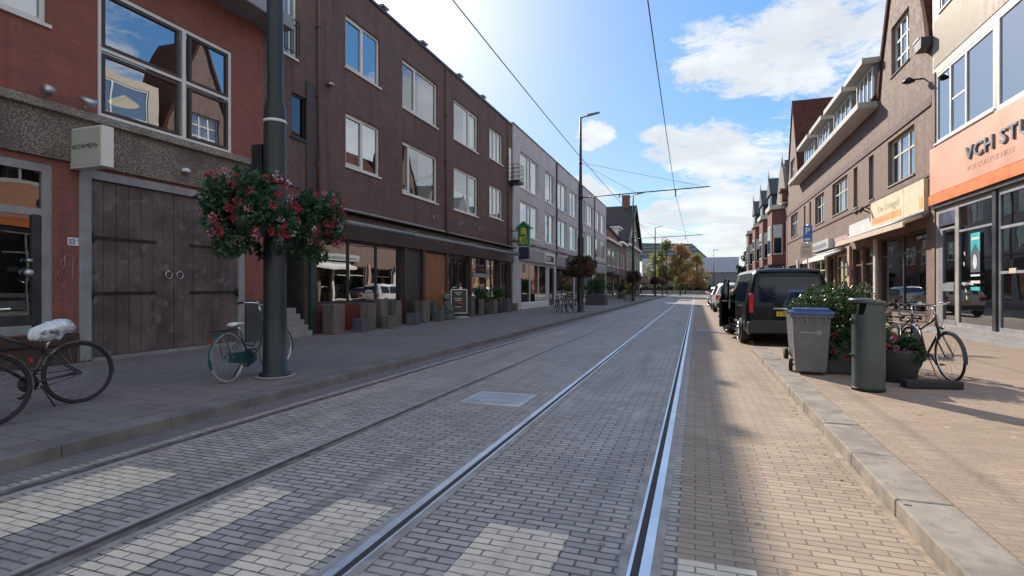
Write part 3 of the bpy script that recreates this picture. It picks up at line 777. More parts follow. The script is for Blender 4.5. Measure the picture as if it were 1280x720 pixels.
def far_left_houses():
    r = empty('low_house', (XL, 64.6, 0), 'low two storey grey shop house with white cornice past the grey block', 'building')
    ops = [(66,69,4.3,6.4),(70,73,4.3,6.4),(74,76.4,4.3,6.4),(65.5,70.5,.4,3.0),(71.5,76.5,.3,3.0)]
    wall(XL, 1, 64.6, 77, 0, 7.4, ops, M['grey_brick'], r, inner=M['room'])
    for i, o in enumerate(ops): window(r, XL, 1, *o, M['white'] if i < 3 else M['dark_paint'], .1, mull=(.5,), trans=(.65,) if i < 3 else (), cur='full' if i < 3 else None, rec=.05, name='window' if i < 3 else 'shopfront', sill=i < 3)
    m = MB(); bx(m, XL, 1, -9, .35, 64.6, 77, 7.4, 7.7); m.build('cornice', M['cream'], r)
    m = MB(); bx(m, XL, 1, .003, .9, 65, 76.8, 3.1, 3.4); m.build('shop_canopy', M['dark_paint'], r)
    # red wing with sloping top
    r = empty('red_house', (XL, 77, 0), 'red brick house wall rising under a dark tiled roof behind the low shop house', 'building')
    ops = [(78.5,80.3,4.4,6.6),(81,82.8,4.4,6.6),(78,83,.3,3.0)]
    wall(XL-.02, 1, 77.02, 84, 0, 8.2, ops, M['old_brick'], r, inner=M['room'])
    for i, o in enumerate(ops): window(r, XL-.02, 1, *o, M['white'] if i < 2 else M['dark_paint'], .1, mull=(.5,), trans=(.6,) if i < 2 else (), cur='full' if i < 2 else None, rec=.05, name='window' if i < 2 else 'shopfront', sill=i < 2)
    m = MB(); m.prism([(XL-.1,8.2),(XL-9,8.2),(XL-9,15.2),(XL-6.5,15.2)], 77.04, 77.4, 'y'); m.build('side_gable', M['old_brick'], r)
    m = MB(); m.prism([(XL+.4,8.2),(XL-9,8.2),(XL-9,15.6),(XL-6.3,15.6)], 77.4, 84, 'y'); m.build('roof', M['roof_dark'], r)
    m = MB(); bx(m, XL, 1, .0, .5, 77, 84, 7.9, 8.2); m.build('eave_board', M['white'], r)
    d = MB(); d.box(XL-2.6, XL-.5, 79, 82.2, 8.4, 10.4); dm = d.build('dormer', M['white'], r)
    m = MB(); m.box(XL-2.8, XL-.2, 78.8, 82.4, 10.4, 10.6); m.build('dormer_roof', M['white'], dm)
    for y in (79.3, 80.3, 81.3):
        m = MB(); m.box(XL-.5, XL-.47, y, y+.7, 8.9, 10.1); m.build('pane', M['carglass'], dm)
    # gabled house
    r = empty('gabled_house', (XL, 84.05, 0), 'tall gabled brick house with dark roof, green verge boards and a brick chimney', 'building')
    ops = [(86,88.4,4.4,7.2),(90,92.4,4.4,7.2),(97,99.4,4.4,7.2),(101,103.4,4.4,7.2),(86,93,.3,3.1),(96,104,.3,3.1)]
    wall(XL, 1, 84.05, 106, 0, 8.8, ops, M['grey_brick'], r, inner=M['room'])
    for i, o in enumerate(ops): window(r, XL, 1, *o, M['white'] if i < 4 else M['dark_paint'], .1, mull=(.5,), trans=(.6,) if i < 4 else (), rec=.05, cur='full' if i < 4 else None, name='window' if i < 4 else 'shopfront', sill=i < 4)
    m = MB(); m.prism([(84.05,8.8),(106,8.8),(95,15.6)], XL, XL-9, 'x'); m.build('gable_wall', M['grey_brick'], r)
    for y0, y1 in ((83.7, 95), (106.35, 95)):
        m = MB(); sgn = 1 if y0 < y1 else -1
        m.prism([(y0,8.55),(y1,15.65),(y1,16.0),(y0-sgn*.0,8.9)], XL+.5, XL-9.2, 'x'); m.build('roof_slope', M['roof_dark'], r)
        m = MB(); m.prism([(y0,8.5),(y1,15.6),(y1,16.03),(y0,8.93)], XL+.505, XL+.6, 'x'); m.build('verge_board', M['copper'], r)
    m = MB(); m.box(XL-1.9, XL-.7, 94.2, 95.8, 15.2, 17.6); ch = m.build('chimney', M['old_brick'], r)
    m = MB(); m.box(XL-2.0, XL-.6, 94.1, 95.9, 17.6, 17.8); m.build('chimney_cap', M['conc'], ch)
    for y in (91.5, 96.5):
        m = MB(); bx(m, XL, 1, .003, .06, y, y+1.8, 9.8, 11.8); w = m.build('gable_window', M['white'], r)
        m = MB(); bx(m, XL, 1, .061, .065, y+.15, y+1.65, 9.95, 11.65); m.build('pane', M['carglass'], w)
    m = MB(); bx(m, XL, 1, .003, .5, 84.2, 105.8, 8.3, 8.6); m.build('string_course', M['white'], r)
    m = MB(); bx(m, XL, 1, .003, 1.6, 85, 105, 3.2, 3.5); m.build('shop_canopy', M['dark_paint'], r)
far_left_houses()
# ================================================================ RIGHT SIDE
XR = 7.5
def orange_building():
    r = empty('modern_building', (XR, 8, 0), 'modern beige clad building with salmon orange sign band, nearest on the right', 'building')
    ops = [(17.5,21.12,6.22,8.48), (12.6,17.32,6.12,8.6), (13,20.85,10.45,12.2), (19.68,20.98,.32,3.95), (17.5,19.6,.32,3.97), (13.2,17.3,.32,3.97), (8.2,13,.32,3.97)]
    wall(XR, -1, 8, 21.38, 0, 12.6, ops, M['cladding'], r, rev=.1, room=1.6, inner=M['room'])
    # vertical ribs of the cladding
    m = MB(); n = 150
    for i in range(n):
        y = 12.4+(21.3-12.4)*i/n; bx(m, XR, -1, .002, .022, y, y+.03, 8.75, 10.3)
    m.build('cladding_ribs', M['cladding'], r)
    m = MB(); bx(m, XR, -1, .003, .03, 21.14, 21.38, 0, 8.6); m.build('brick_strip', M['brown_brick'], r)
    f = window(r, XR, -1, *ops[0], M['white'], .09, mull=(.44,.72), rec=.01, glass=M['glass2'], sill=True)
    m = MB(); bx(m, XR, -1, -.1, -.085, 19.15, 20.05, 6.3, 8.4); m.build('screen', M['blind'], f)
    m = MB(); bx(m, XR, -1, -.06, -.03, 19.15, 20.05, 7.3, 7.36); m.build('screen_bar', M['white'], f)
    window(r, XR, -1, *ops[1], M['white'], .11, mull=(.5,), rec=-.02, glass=M['glass2'], sill=True)
    window(r, XR, -1, *ops[2], M['white'], .09, mull=(.25,.5,.75), rec=.03, glass=M['glass2'], sill=True)
    m = MB(); bx(m, XR, -1, .003, .14, 8, 21.22, 4.52, 6.03); sg = m.build('sign_band', M['orange'], r, bevel=.006)
    m = MB(); bx(m, XR, -1, .003, .17, 8, 21.22, 4.18, 4.50); m.build('sign_strip', M['orange2'], r)
    m = MB(); bx(m, XR, -1, .003, .10, 8, 21.22, 4.05, 4.16); m.build('lintel', M['dark_paint'], r)
    text('VCH STU', .52, (XR-.165, 18.66, 5.12), 'right', M['letter'], sg, 'lettering', .022, sx=1.36, bold=.008, sp=1.12)
    text('VCH COLLEGE HILLE', .20, (XR-.145, 18.66, 4.80), 'right', M['letter_faint'], sg, 'lettering', .002, sx=1.3)
    # shopfront
    f = window(r, XR, -1, *ops[3], M['palegrey'], .09, mull=(), trans=(.83,), rec=.0, glass=M['shopglass'], sill=False, name='entrance')
    m = MB(); bx(m, XR, -1, -.05, -.01, 19.78, 20.9, 3.45, 3.86); m.build('fanlight_panel', mk('navy_panel', (.05,.06,.12), .4), f)
    m = MB(); bx(m, XR, -1, -.06, .012, 19.68, 20.98, .32, .44); bx(m, XR, -1, -.06, .012, 20.6, 20.96, .44, 3.3); bx(m, XR, -1, -.06, .012, 19.82, 20.6, 1.35, 1.6); m.build('door_frame', M['grey_paint'], f)
    f = window(r, XR, -1, *ops[4], M['palegrey'], .08, trans=(.78,), rec=.0, glass=M['shopglass'], sill=False, name='shopfront')
    # window print: pennant with a leaf emblem and lines
    q = XR-.01
    m = MB(); m.mi = 0; m.prism([(18.22,3.02),(18.75,3.02),(18.75,2.45),(18.485,2.7),(18.22,2.45)], q, q-.004, 'x')
    m.mi = 1; m.prism([(18.22,2.44),(18.485,2.69),(18.75,2.44),(18.75,1.9),(18.22,1.9)], q, q-.004, 'x')
    m.mi = 2; m.prism([(18.50,2.42),(18.40,2.3),(18.38,2.12),(18.45,2.0),(18.56,2.0),(18.62,2.16),(18.58,2.36)], q-.005, q-.007, 'x')
    m.prism([(18.22,1.84),(18.75,1.84),(18.75,1.78),(18.22,1.78)], q, q-.004, 'x'); m.prism([(18.22,1.66),(18.75,1.66),(18.75,1.58),(18.22,1.58)], q, q-.004, 'x')
    m.mi = 0; m.prism([(18.22,1.48),(18.75,1.48),(18.75,1.38),(18.22,1.38)], q, q-.004, 'x')
    m.mi = 2; m.prism([(18.26,2.9),(18.7,2.9),(18.7,2.82),(18.26,2.82)], q-.005, q-.007, 'x')
    for (y, z) in ((19.1,1.5),(19.0,1.3),(18.95,1.1),(19.12,2.1),(19.08,2.4)): m.prism([(y,z),(y+.06,z+.03),(y+.08,z+.13),(y+.02,z+.1)], q, q-.003, 'x')
    m.build('window_print', [M['teal'], M['poster'], M['white']], f)
    m = MB(); bx(m, XR, -1, -.1, .05, 17.32, 17.5, .15, 4.05); m.build('post', M['dark_paint'], r)
    f = window(r, XR, -1, *ops[5], M['palegrey'], .09, mull=(.5,), trans=(.74,(.42, .5, 1)), rec=.0, glass=M['shopglass'], sill=False, name='shopfront')
    m = MB(); bx(m, XR, -1, -.02, .0, 16.5, 16.8, 1.82, 1.95); m.build('letterbox', M['creampanel'], f)
    window(r, XR, -1, *ops[6], M['palegrey'], .09, mull=(.33,.66), trans=(.74,), rec=.0, glass=M['shopglass'], sill=False, name='shopfront')
    m = MB(); bx(m, XR, -1, .003, .25, 8, 19.62, .1, .3); bx(m, XR, -1, .003, .9, 8, 21.3, .1, .17); m.build('step', M['conc'], r, bevel=.01)
    # furniture inside
    m = MB(); m.box(XR+.9, XR+1.4, 14, 16, .4, 1.2); m.box(XR+.7, XR+1.0, 18, 18.5, .4, 1.1); m.build('counter', M['white'], r)
orange_building()

def gable_piece(r, X, sg, prof, op, m, mats, depth=.3, name='gable_wall'):
    """prof: (y, z) outline from low left over the top to low right; op: opening"""
    def top(y):
        for (a, za), (b, zb) in zip(prof, prof[1:]):
            if a <= y <= b: return za if b == a else za+(zb-za)*(y-a)/(b-a)
        return prof[-1][1]
    zb = prof[0][1]; ya, yb, za, zc = op
    def piece(y0, y1, lo):
        pts = [(y0, lo), (y1, lo), (y1, top(y1))]+[(p[0], p[1]) for p in reversed(prof) if y0 < p[0] < y1]+[(y0, top(y0))]
        m.prism(pts, X, X-sg*depth, 'x')
    piece(prof[0][0]+.001, ya, zb); piece(yb, prof[-1][0]-.001, zb); piece(ya, yb, zc)
    m.prism([(ya,zb),(yb,zb),(yb,za),(ya,za)], X, X-sg*depth, 'x')
    return m.build(name, mats, r)

def brick_row():
    r = empty('brick_row_building', (XR, 21.4, 0), 'long brown brick building with steep gables, pale boxed eave and dormers over shops', 'building')
    Y0, Y1 = 21.4, 51.2
    up = [(22.95,25.75,5.62,7.45),(27.6,28.3,5.45,7.45),(30.1,30.8,5.45,7.45),(31.95,35.2,5.62,7.45),(37.3,39.9,5.62,7.45),(41.2,41.8,5.45,7.45),(43.2,43.8,5.45,7.45),(46.3,49.4,5.62,7.45)]
    gr = [(21.9,26.9,.5,3.55),(27.5,29.3,.14,3.4),(29.4,31.0,.14,3.4),(31.9,34.6,.4,3.3),(34.9,36.2,.14,3.3),(36.6,41,.4,3.3),(42,45.5,.14,3.3),(46.5,50.5,.4,3.3)]
    wall(XR, -1, Y0, Y1, 0, 9.6, up+gr, M['brown_brick'], r, rev=.22, room=1.4, back=11)
    for i, o in enumerate(up):
        wide = o[1]-o[0] > 1.5
        window(r, XR, -1, *o, M['cream'], .09, mull=(.33,.66) if o[1]-o[0] > 2.7 else ((.5,) if wide else ()), trans=(.62,), rec=.14, cur='full' if wide else 'half', glass=M['glass'], sillm=M['conc'])
    m = MB(); bx(m, XR, -1, .003, .05, Y0, Y1, 7.62, 7.72); bx(m, XR, -1, .003, .05, Y0, Y1, 5.26, 5.34); bx(m, XR, -1, .003, .03, Y0, Y1, 7.72, 7.95); m.build('brick_course', M['dark_brick'], r)
    for i, o in enumerate(gr):
        door = o[2] < .2
        window(r, XR, -1, *o, M['brown_door'] if door else (M['cream'] if i in (3,5) else M['dark_paint']), .1, mull=(.5,) if not door else (), trans=(.75,), rec=.12, glass=M['shopglass'], sill=False, name='shop_door' if door else 'shopfront')
    for y, w, mm in ((27.2,.14,'cream'),(31.4,.2,'pinkstone'),(36.4,.12,'white'),(41.5,.2,'pinkstone'),(46,.2,'white')):
        m = MB(); bx(m, XR, -1, .003, .1, y-w, y+w, .1, 3.6); m.build('pilaster', M[mm], r, bevel=.01)
    # near and far gables, window in each
    for k, (a, b) in enumerate(((21.45, 26.95), (45.6, 51.15))):
        w = b-a; c = (a+b)/2
        prof = [(a,9.6),(a+.12,10.2),(a+.55,11.3),(a+1.35,13.3),(c-.2,16.4),(c+.2,16.4),(b-1.35,13.3),(b-.45,11.3),(b-.05,10.2),(b,9.6)]
        gable_piece(r, XR, -1, prof, (c-.75, c+1.15, 10.0, 12.0), MB(), M['brown_brick'])
        window(r, XR, -1, c-.75, c+1.15, 10.0, 12.0, M['white'], .09, mull=(.33,.66), trans=((.3),(.65)), rec=.14, cur='full', glass=M['glass'], sillm=M['dark_brick'])
        m = MB(); bx(m, XR, -1, -1.2, -.9, c-.9, c+1.3, 9.7, 12.3); m.build('room_behind', M['interior'], r)
        # steep tiled roof behind the gable
        for sgn in (-1, 1):
            e = a if sgn < 0 else b
            pts = [(e, 9.6), (e-sgn*.12, 10.2), (e-sgn*.5, 11.3), (e-sgn*1.35, 13.3), (c, 16.7), (c, 16.4), (e-sgn*1.5, 13.1), (e-sgn*.65, 11.1), (e-sgn*.27, 9.6)]
            m = MB(); m.prism([(p[0]+sgn*.06, p[1]+.05) for p in pts], XR-.08, XR+3.6, 'x'); m.build('roof_slope', M['roof_tile'], r)
    # gutter end by the modern building
    m = MB(); m.box(XR-.35, XR+.2, 21.32, 21.9, 9.55, 9.9); m.build('gutter_box', M['dark_paint'], r)
    m = MB(); m.box(XR-.38, XR-.05, 21.42, 21.95, 9.9, 9.94); m.build('gutter_trim', M['white'], r)
    # eave and mansard roof with dormers
    m = MB(); m.box(6.72, XR-.003, 26.97, 45.55, 9.34, 9.62); m.build('boxed_eave', M['eave'], r, bevel=.02)
    m = MB(); m.prism([(XR-.3,9.62),(XR+2.4,14.2),(XR+8,14.4),(XR+8,9.62)], 26.98, 45.55, 'y'); m.build('mansard_roof', M['roof_tile'], r)
    for a, b in ((26.99,29.9),(30.5,34.4),(35.1,38.5),(39.1,42.9)):
        d = MB(); d.box(XR-.12, XR+2.2, a+.15, b-.15, 9.63, 11.3); dm = d.build('dormer', M['grey_paint'], r)
        m = MB(); m.box(XR-.62, XR+2.3, a, b, 11.3, 11.56); m.build('dormer_roof', M['eave'], dm, bevel=.015)
        m = MB(); n = 4; w = (b-a-.5)/n
        for i in range(n):
            y = a+.25+i*w; m.box(XR-.16, XR-.122, y, y+.09, 9.75, 11.25)
        m.box(XR-.16, XR-.122, b-.34, b-.25, 9.75, 11.25)
        m.box(XR-.165, XR-.123, a+.34, b-.34, 9.75, 9.84); m.box(XR-.165, XR-.123, a+.34, b-.34, 11.17, 11.25); m.build('dormer_frame', M['white'], dm)
        m = MB(); m.quad((XR-.13,a+.3,9.84),(XR-.13,b-.3,9.84),(XR-.13,b-.3,11.17),(XR-.13,a+.3,11.17)); m.build('pane', M['glass2'], dm, recalc=False)
    # shop signs and awnings
    m = MB(); bx(m, XR, -1, .003, .14, 21.7, 23.55, 3.98, 5.2); bx(m, XR, -1, .003, .14, 23.57, 27.5, 3.98, 5.2); sg = m.build('sign_board', M['creampanel'], r, bevel=.006)
    m = MB(); bx(m, XR, -1, .142, .146, 23.8, 27.3, 4.22, 4.48); bx(m, XR, -1, .142, .146, 21.8, 22.1, 4.2, 4.6); m.build('sign_stripe', mk('orange_stripe', (.80,.36,.12), .5, var=.25, vs=2), sg)
    text('De Deugd', .42, (XR-.148, 26.6, 4.65), 'right', mk('faint_print', (.60,.52,.38), .6), sg, 'lettering', .001, sx=1.35, sp=1.08)
    def awn(a, b, z, out, m_, drop=.35):
        m = MB(); m.prism([(XR-.16,z+.18),(XR-out,z-drop+.1),(XR-out,z-drop),(XR-.16,z+.10)], a, b, 'y'); aw = m.build('awning', m_, r)
        m = MB(); m.box(XR-out-.06, XR-out-.002, a, b, z-drop-.1, z-drop+.08); m.build('front_bar', m_, aw)
        m = MB(); m.cyl((XR-.14,a-.1,z+.2),(XR-.14,b+.1,z+.2),.1); m.build('cassette', M['grey_paint'], aw)
    awn(21.6, 30.9, 3.78, .72, M['beige_awning'], .12)
    awn(32.3, 38.4, 3.35, .95, M['white_awning'], .25)
    m = MB(); bx(m, XR, -1, .003, .08, 27.6, 31.3, 3.98, 4.65); m.build('sign_board', M['white'], r)
    m = MB(); bx(m, XR, -1, .003, .08, 31.6, 34.4, 3.75, 4.25); m.build('sign_board', mk('pink_sign', (.55,.38,.34), .5), r)
    m = MB(); bx(m, XR, -1, .003, .35, 34.5, 39.6, 3.75, 4.3); s2 = m.build('sign_box', M['signlit'], r, bevel=.01)
    m = MB(); bx(m, XR, -1, .352, .358, 35.0, 39.2, 3.86, 4.1); m.build('sign_band', M['grey_paint'], s2)
    for y in (27.75, 28.4):
        m = MB(); m.tube([(XR,y,4.95),(XR-.3,y,5.1),(XR-.42,y,4.98)], .03, 6); m.tube([(XR-.35,y,5.08),(XR-.52,y,4.9)], [.05,.10], 10); m.build('wall_spot', M['iron'], r)
    m = MB(); m.tube([(XR,22.1,8.75),(XR-.35,22.1,8.75)], .03); m.lathe([(.01,.14),(.1,.08),(.2,-.04),(.05,-.1)], (XR-.45,22.1,8.72), 10); m.build('wall_lantern', M['iron'], r)
brick_row()

def victorian(y0, y1, k, label):
    r = empty('terraced_house', (XR, y0, 0), label, 'house', 'old terraced houses with bay windows')
    c = (y0+y1)/2; hz = 9.0
    ops = [(y0+.8,y0+2.2,4.6,7.2),(y1-2.2,y1-.8,4.6,7.2),(y0+.6,y0+3,.3,3.2),(y1-3.4,y1-.6,.3,3.2)]
    wall(XR, -1, y0, y1, 0, hz, ops, M['old_brick'], r, inner=M['room'], back=10)
    for i, o in enumerate(ops): window(r, XR, -1, *o, M['cream'], .1, trans=(.62,) if i < 2 else (), mull=() if i < 2 else (.5,), rec=.08, cur='full' if i < 2 else None, name='window' if i < 2 else 'shopfront', sill=i < 2)
    # bay
    d = .95; w = 1.6
    m = MB(); m.prism([(XR-.003,c-w-.5),(XR-d,c-w+.1),(XR-d,c+w-.1),(XR-.003,c+w+.5)], 3.6, hz-.4, 'z'); b = m.build('bay_window', M['old_brick'], r)
    m = MB(); m.box(XR-d-.05,XR-d-.003,c-1.1,c+1.1,4.5,7.2); m.build('bay_frame', M['cream'], b)
    m = MB(); m.box(XR-d-.06,XR-d-.052,c-.95,c+.95,4.65,6.0); m.box(XR-d-.06,XR-d-.052,c-.95,c+.95,6.15,7.05); m.build('pane', M['carglass'], b)
    # near splayed face of the bay
    p = Vector((XR-.003, c-w-.5, 0)); q = Vector((XR-d, c-w+.1, 0)); t_ = (q-p).normalized(); nn = Vector((-t_.y*1, t_.x, 0)); nn = nn if nn.y < 0 else -nn
    def panel(e0, e1, z0, z1, off, mm, nm):
        a = p.lerp(q, e0)+nn*off; d_ = p.lerp(q, e1)+nn*off; m = MB(); m.quad((a.x,a.y,z0),(d_.x,d_.y,z0),(d_.x,d_.y,z1),(a.x,a.y,z1)); m.build(nm, mm, b, recalc=False)
    panel(.15,.9,4.5,7.2,.01,M['cream'],'bay_frame'); panel(.23,.82,4.6,6.0,.015,M['carglass'],'pane'); panel(.23,.82,6.1,7.1,.015,M['curtain'],'blind')
    m = MB(); m.prism([(XR-.003,c-w-.7),(XR-d-.2,c-w),(XR-d-.2,c+w),(XR-.003,c+w+.7)], hz-.4, hz, 'z'); m.build('cornice', M['cream'], b)
    m = MB(); m.prism([(XR-.003,c-w-.6),(XR-d-.3,c-w),(XR-d-.3,c+w),(XR-.003,c+w+.6)], 3.3, 3.6, 'z'); m.build('bay_base', M['dark_paint'], b)
    if k == 0:
        m = MB(); m.prism([(y0+.2,hz),(c-1,12.4),(c,13.0),(c+1,12.4),(y1-.2,hz)], XR, XR+.3, 'x'); m.build('gable_wall', M['grey_brick'], r)
        m = MB(); m.prism([(y0-.05,hz),(c,13.4),(y1+.05,hz)], XR+.302, XR+9, 'x'); m.build('roof', M['slate'], r)
        m = MB(); m.tube([(XR+.1,c,12.9),(XR+.1,c,14.1)],[.12,.02],6); m.build('finial', M['cream'], r)
        m = MB(); m.box(XR-.4,XR+.6,y0+.0,y0+1.0,hz,hz+.9); m.box(XR-.55,XR+.7,y0-.1,y0+1.15,hz+.9,hz+1.15); m.build('chimney', M['old_brick'], r)
    else:
        m = MB(); m.prism([(XR-.25,hz),(XR+1.6,12.4),(XR+8,12.6),(XR+8,hz)], y0, y1, 'y'); m.build('roof', M['slate'] if k == 1 else M['copper'], r)
        m = MB(); m.box(XR-.1,XR+2,c-1.3,c+1.3,hz,11.2); dm = m.build('dormer', M['slate'], r)
        m = MB(); m.prism([(c-1.6,11.2),(c,13.1),(c+1.6,11.2)], XR-.25, XR+2.4, 'x'); m.build('dormer_roof', M['slate'], dm)
        m = MB(); m.box(XR-.14,XR-.103,c-.7,c+.7,9.4,10.9); m.build('pane', M['carglass'], dm)
        m = MB(); m.tube([(XR-.2,c,12.9),(XR-.2,c,14.0)],[.1,.02],6); m.build('finial', M['cream'], r)
    m = MB(); m.box(XR-.35, XR-.003, y0, y1, hz-.12, hz+.12); m.build('gutter', M['cream'], r)
victorian(51.4, 58.4, 0, 'first old brick house after the long brown row, pointed gable with finial')
victorian(58.5, 65.5, 2, 'second old brick house after the long brown row, greenish roof with pointed dormer')
victorian(65.6, 73.2, 1, 'third old brick house after the long brown row, slate roof with pointed dormer')
victorian(73.3, 82.0, 1, 'fourth and farthest of the old brick houses on the right, slate roof with dormer')

def corner_house():
    r = empty('corner_house', (XR+.5, 82.1, 0), 'low brick corner building at the far end of the right hand row', 'house')
    ops = [(84,87,.4,3),(89,94,.4,3),(84,86,4,6),(90,92,4,6)]
    wall(XR+1, -1, 82.1, 97, 0, 7, ops, M['old_brick'], r, inner=M['room'])
    for o in ops: window(r, XR+1, -1, *o, M['cream'], .1, mull=(.5,), rec=.06, sill=False)
    m = MB(); m.prism([(XR+.6,7),(XR+4,10.2),(XR+10,7)], 82.1, 97, 'y'); m.build('roof', M['roof_dark'], r)
corner_house()

def hall():
    r = empty('hall', (-5, 150, 0), 'long far building with pale blue upper panels and curved dark ribbed roof closing the street', 'building')
    m = MB(); m.box(-14, 10.5, 150, 170, 0, 5.6); m.build('wall', M['hall_low'], r)
    m = MB(); m.box(-14.1, 10.6, 149.8, 170, 5.6, 9.6); m.build('panel_wall', M['hall'], r)
    m = MB(); m.prism([(-16,9.6),(-16,14.6),(-1,14.0),(1.5,11.5),(3.5,9.6)], 158, 175, 'y'); rf = m.build('roof', M['hall_roof'], r)
    m = MB()
    for z in (11.2, 12.4, 13.3): m.box(-16, 0.2, 157.9, 157.99, z, z+.12)
    m.build('roof_rib', M['metal'], rf)
    m = MB(); m.box(10.7, 40, 152, 170, 0, 6); m.build('side_wing', M['old_brick'], r)
    m = MB(); m.prism([(10.7,6),(16,9.4),(40,9.4),(40,6)], 152, 170, 'y'); m.build('side_roof', M['roof_dark'], r)
    m = MB(); m.lathe([(.8,0),(.8,.05)], (0,0,0)); 
    m = MB(); m.ring((.2,149.7,5.2),(0,1,0),.75,.12,20); m.build('round_emblem', M['creampanel'], r)
hall()
# ================================================================ FOLIAGE
def rnd_dir():
    while True:
        v = Vector((random.uniform(-1,1), random.uniform(-1,1), random.uniform(-1,1)))
        if .05 < v.length < 1: return v.normalized()

def leaves(mb, blobs, n, l, w, jit=.5, shell=.55, droop=0, mi=None):
    """n leaves spread over clumps (centre, radius); dense near each clump's surface"""
    tot = sum(b[1]**2 for b in blobs)
    for c, r in blobs:
        for _ in range(max(1, int(n*r*r/tot))):
            d = rnd_dir(); q = Vector(c)+d*r*(shell+(1.12-shell)*random.random()**.8)
            dd = (d+rnd_dir()*jit+Vector((0,0,-droop))).normalized()
            if mi: mb.mi = random.choice(mi)
            mb.leaf(q, dd, rnd_dir(), l*random.uniform(.6,1.3), w*random.uniform(.7,1.2))

def tree(name, x, y, h, cr, leafm, label, cat='tree', group=None, n=6500, leaf=.36, trunk=.14, clear=.3, sparse=1., seed=1):
    random.seed(seed)
    r = empty(name, (x, y, 0), label, cat, group)
    m = MB(); pts = [Vector((x,y,0))]
    for i in range(1, 6): pts.append(Vector((x+random.uniform(-.1,.1), y+random.uniform(-.1,.1), h*.8*i/5)))
    m.tube(pts, [trunk*(1-.14*i) for i in range(6)], 8)
    blobs = []
    for i in range(34):
        a = random.uniform(0, 2*PI); t = random.uniform(clear, 1.0)
        rad = cr*math.sin(PI*min(1,(t-clear)/(1.04-clear))**.75)*random.uniform(.45, 1.0)
        c = Vector((x+rad*math.cos(a), y+rad*math.sin(a), h*t)); br = cr*random.uniform(.10,.32)
        blobs.append((c, br))
        s = Vector((x, y, h*max(.22, t-.22))); m.tube([s, s.lerp(c,.5)+Vector((0,0,.15)), c], [trunk*.35, trunk*.22, trunk*.08], 5)
    m.build('trunk', M['bark'], r)
    m = MB(); leaves(m, blobs, n, leaf, leaf*.55, 1.2, .15, droop=.15); m.build('crown', leafm, r, recalc=False)
    return r
T = 'street trees at the far end'
tree('autumn_tree', -5.6, 112, 10.5, 3.0, M['autumn1'], 'yellow green autumn tree with a wispy top, behind the lamp posts at the far left', group=T, seed=3, clear=.28)
tree('autumn_tree', -2.9, 108, 9.6, 2.8, M['autumn2'], 'orange tinted autumn tree left of centre at the end of the street', group=T, seed=5, clear=.3)
tree('autumn_tree', -8.6, 116, 8.5, 2.3, M['autumn1'], 'thin yellow tree nearest the gabled house at the far left', group=T, seed=8, n=1500, clear=.25)
tree('autumn_tree', 0.2, 128, 8.6, 3.0, M['autumn2'], 'rounder orange and green tree in front of the pale blue hall', group=T, seed=9, clear=.15)
tree('autumn_tree', -2.6, 130, 7.5, 3.2, M['autumn1'], 'low wide yellow green tree behind the orange one', group=T, seed=12, clear=.1)
tree('conifer', 10.5, 128, 9.8, 1.9, M['conifer'], 'pointed dark conifer beside the far roof at the right', group=T, seed=14, clear=.05, n=5000)
tree('conifer', 13.2, 124, 9.4, 3.0, M['conifer'], 'broad dark evergreen at the far right end behind the old houses', group=T, seed=15, clear=.05, n=6000)

def hedge():
    r = empty('hedge', (0, 131, 0), 'long dark clipped hedge across the far end of the street', 'hedge')
    random.seed(4); m = MB()
    blobs = [((-14+i*.9+random.uniform(-.2,.2), 131+random.uniform(-.3,.3), 1.2+random.uniform(-.3,.9)), .95) for i in range(34)]
    leaves(m, blobs, 9000, .28, .2, .9, .3); m.build('foliage', M['conifer'], r, recalc=False)
    m = MB(); m.box(-14, 16, 130.6, 131.4, 0, 1.5); m.build('hedge_core', M['conifer'], r)
hedge()
def far_wall(x0, x1, lab):
    r = empty('low_wall', ((x0+x1)/2, 127, 0), lab, 'wall'); m = MB(); m.box(x0, x1, 126.6, 126.9, 0, .9)
    m.build('wall', M['conc'], r, bevel=.02)
far_wall(-12, 12, 'low concrete wall in front of the far hedge')

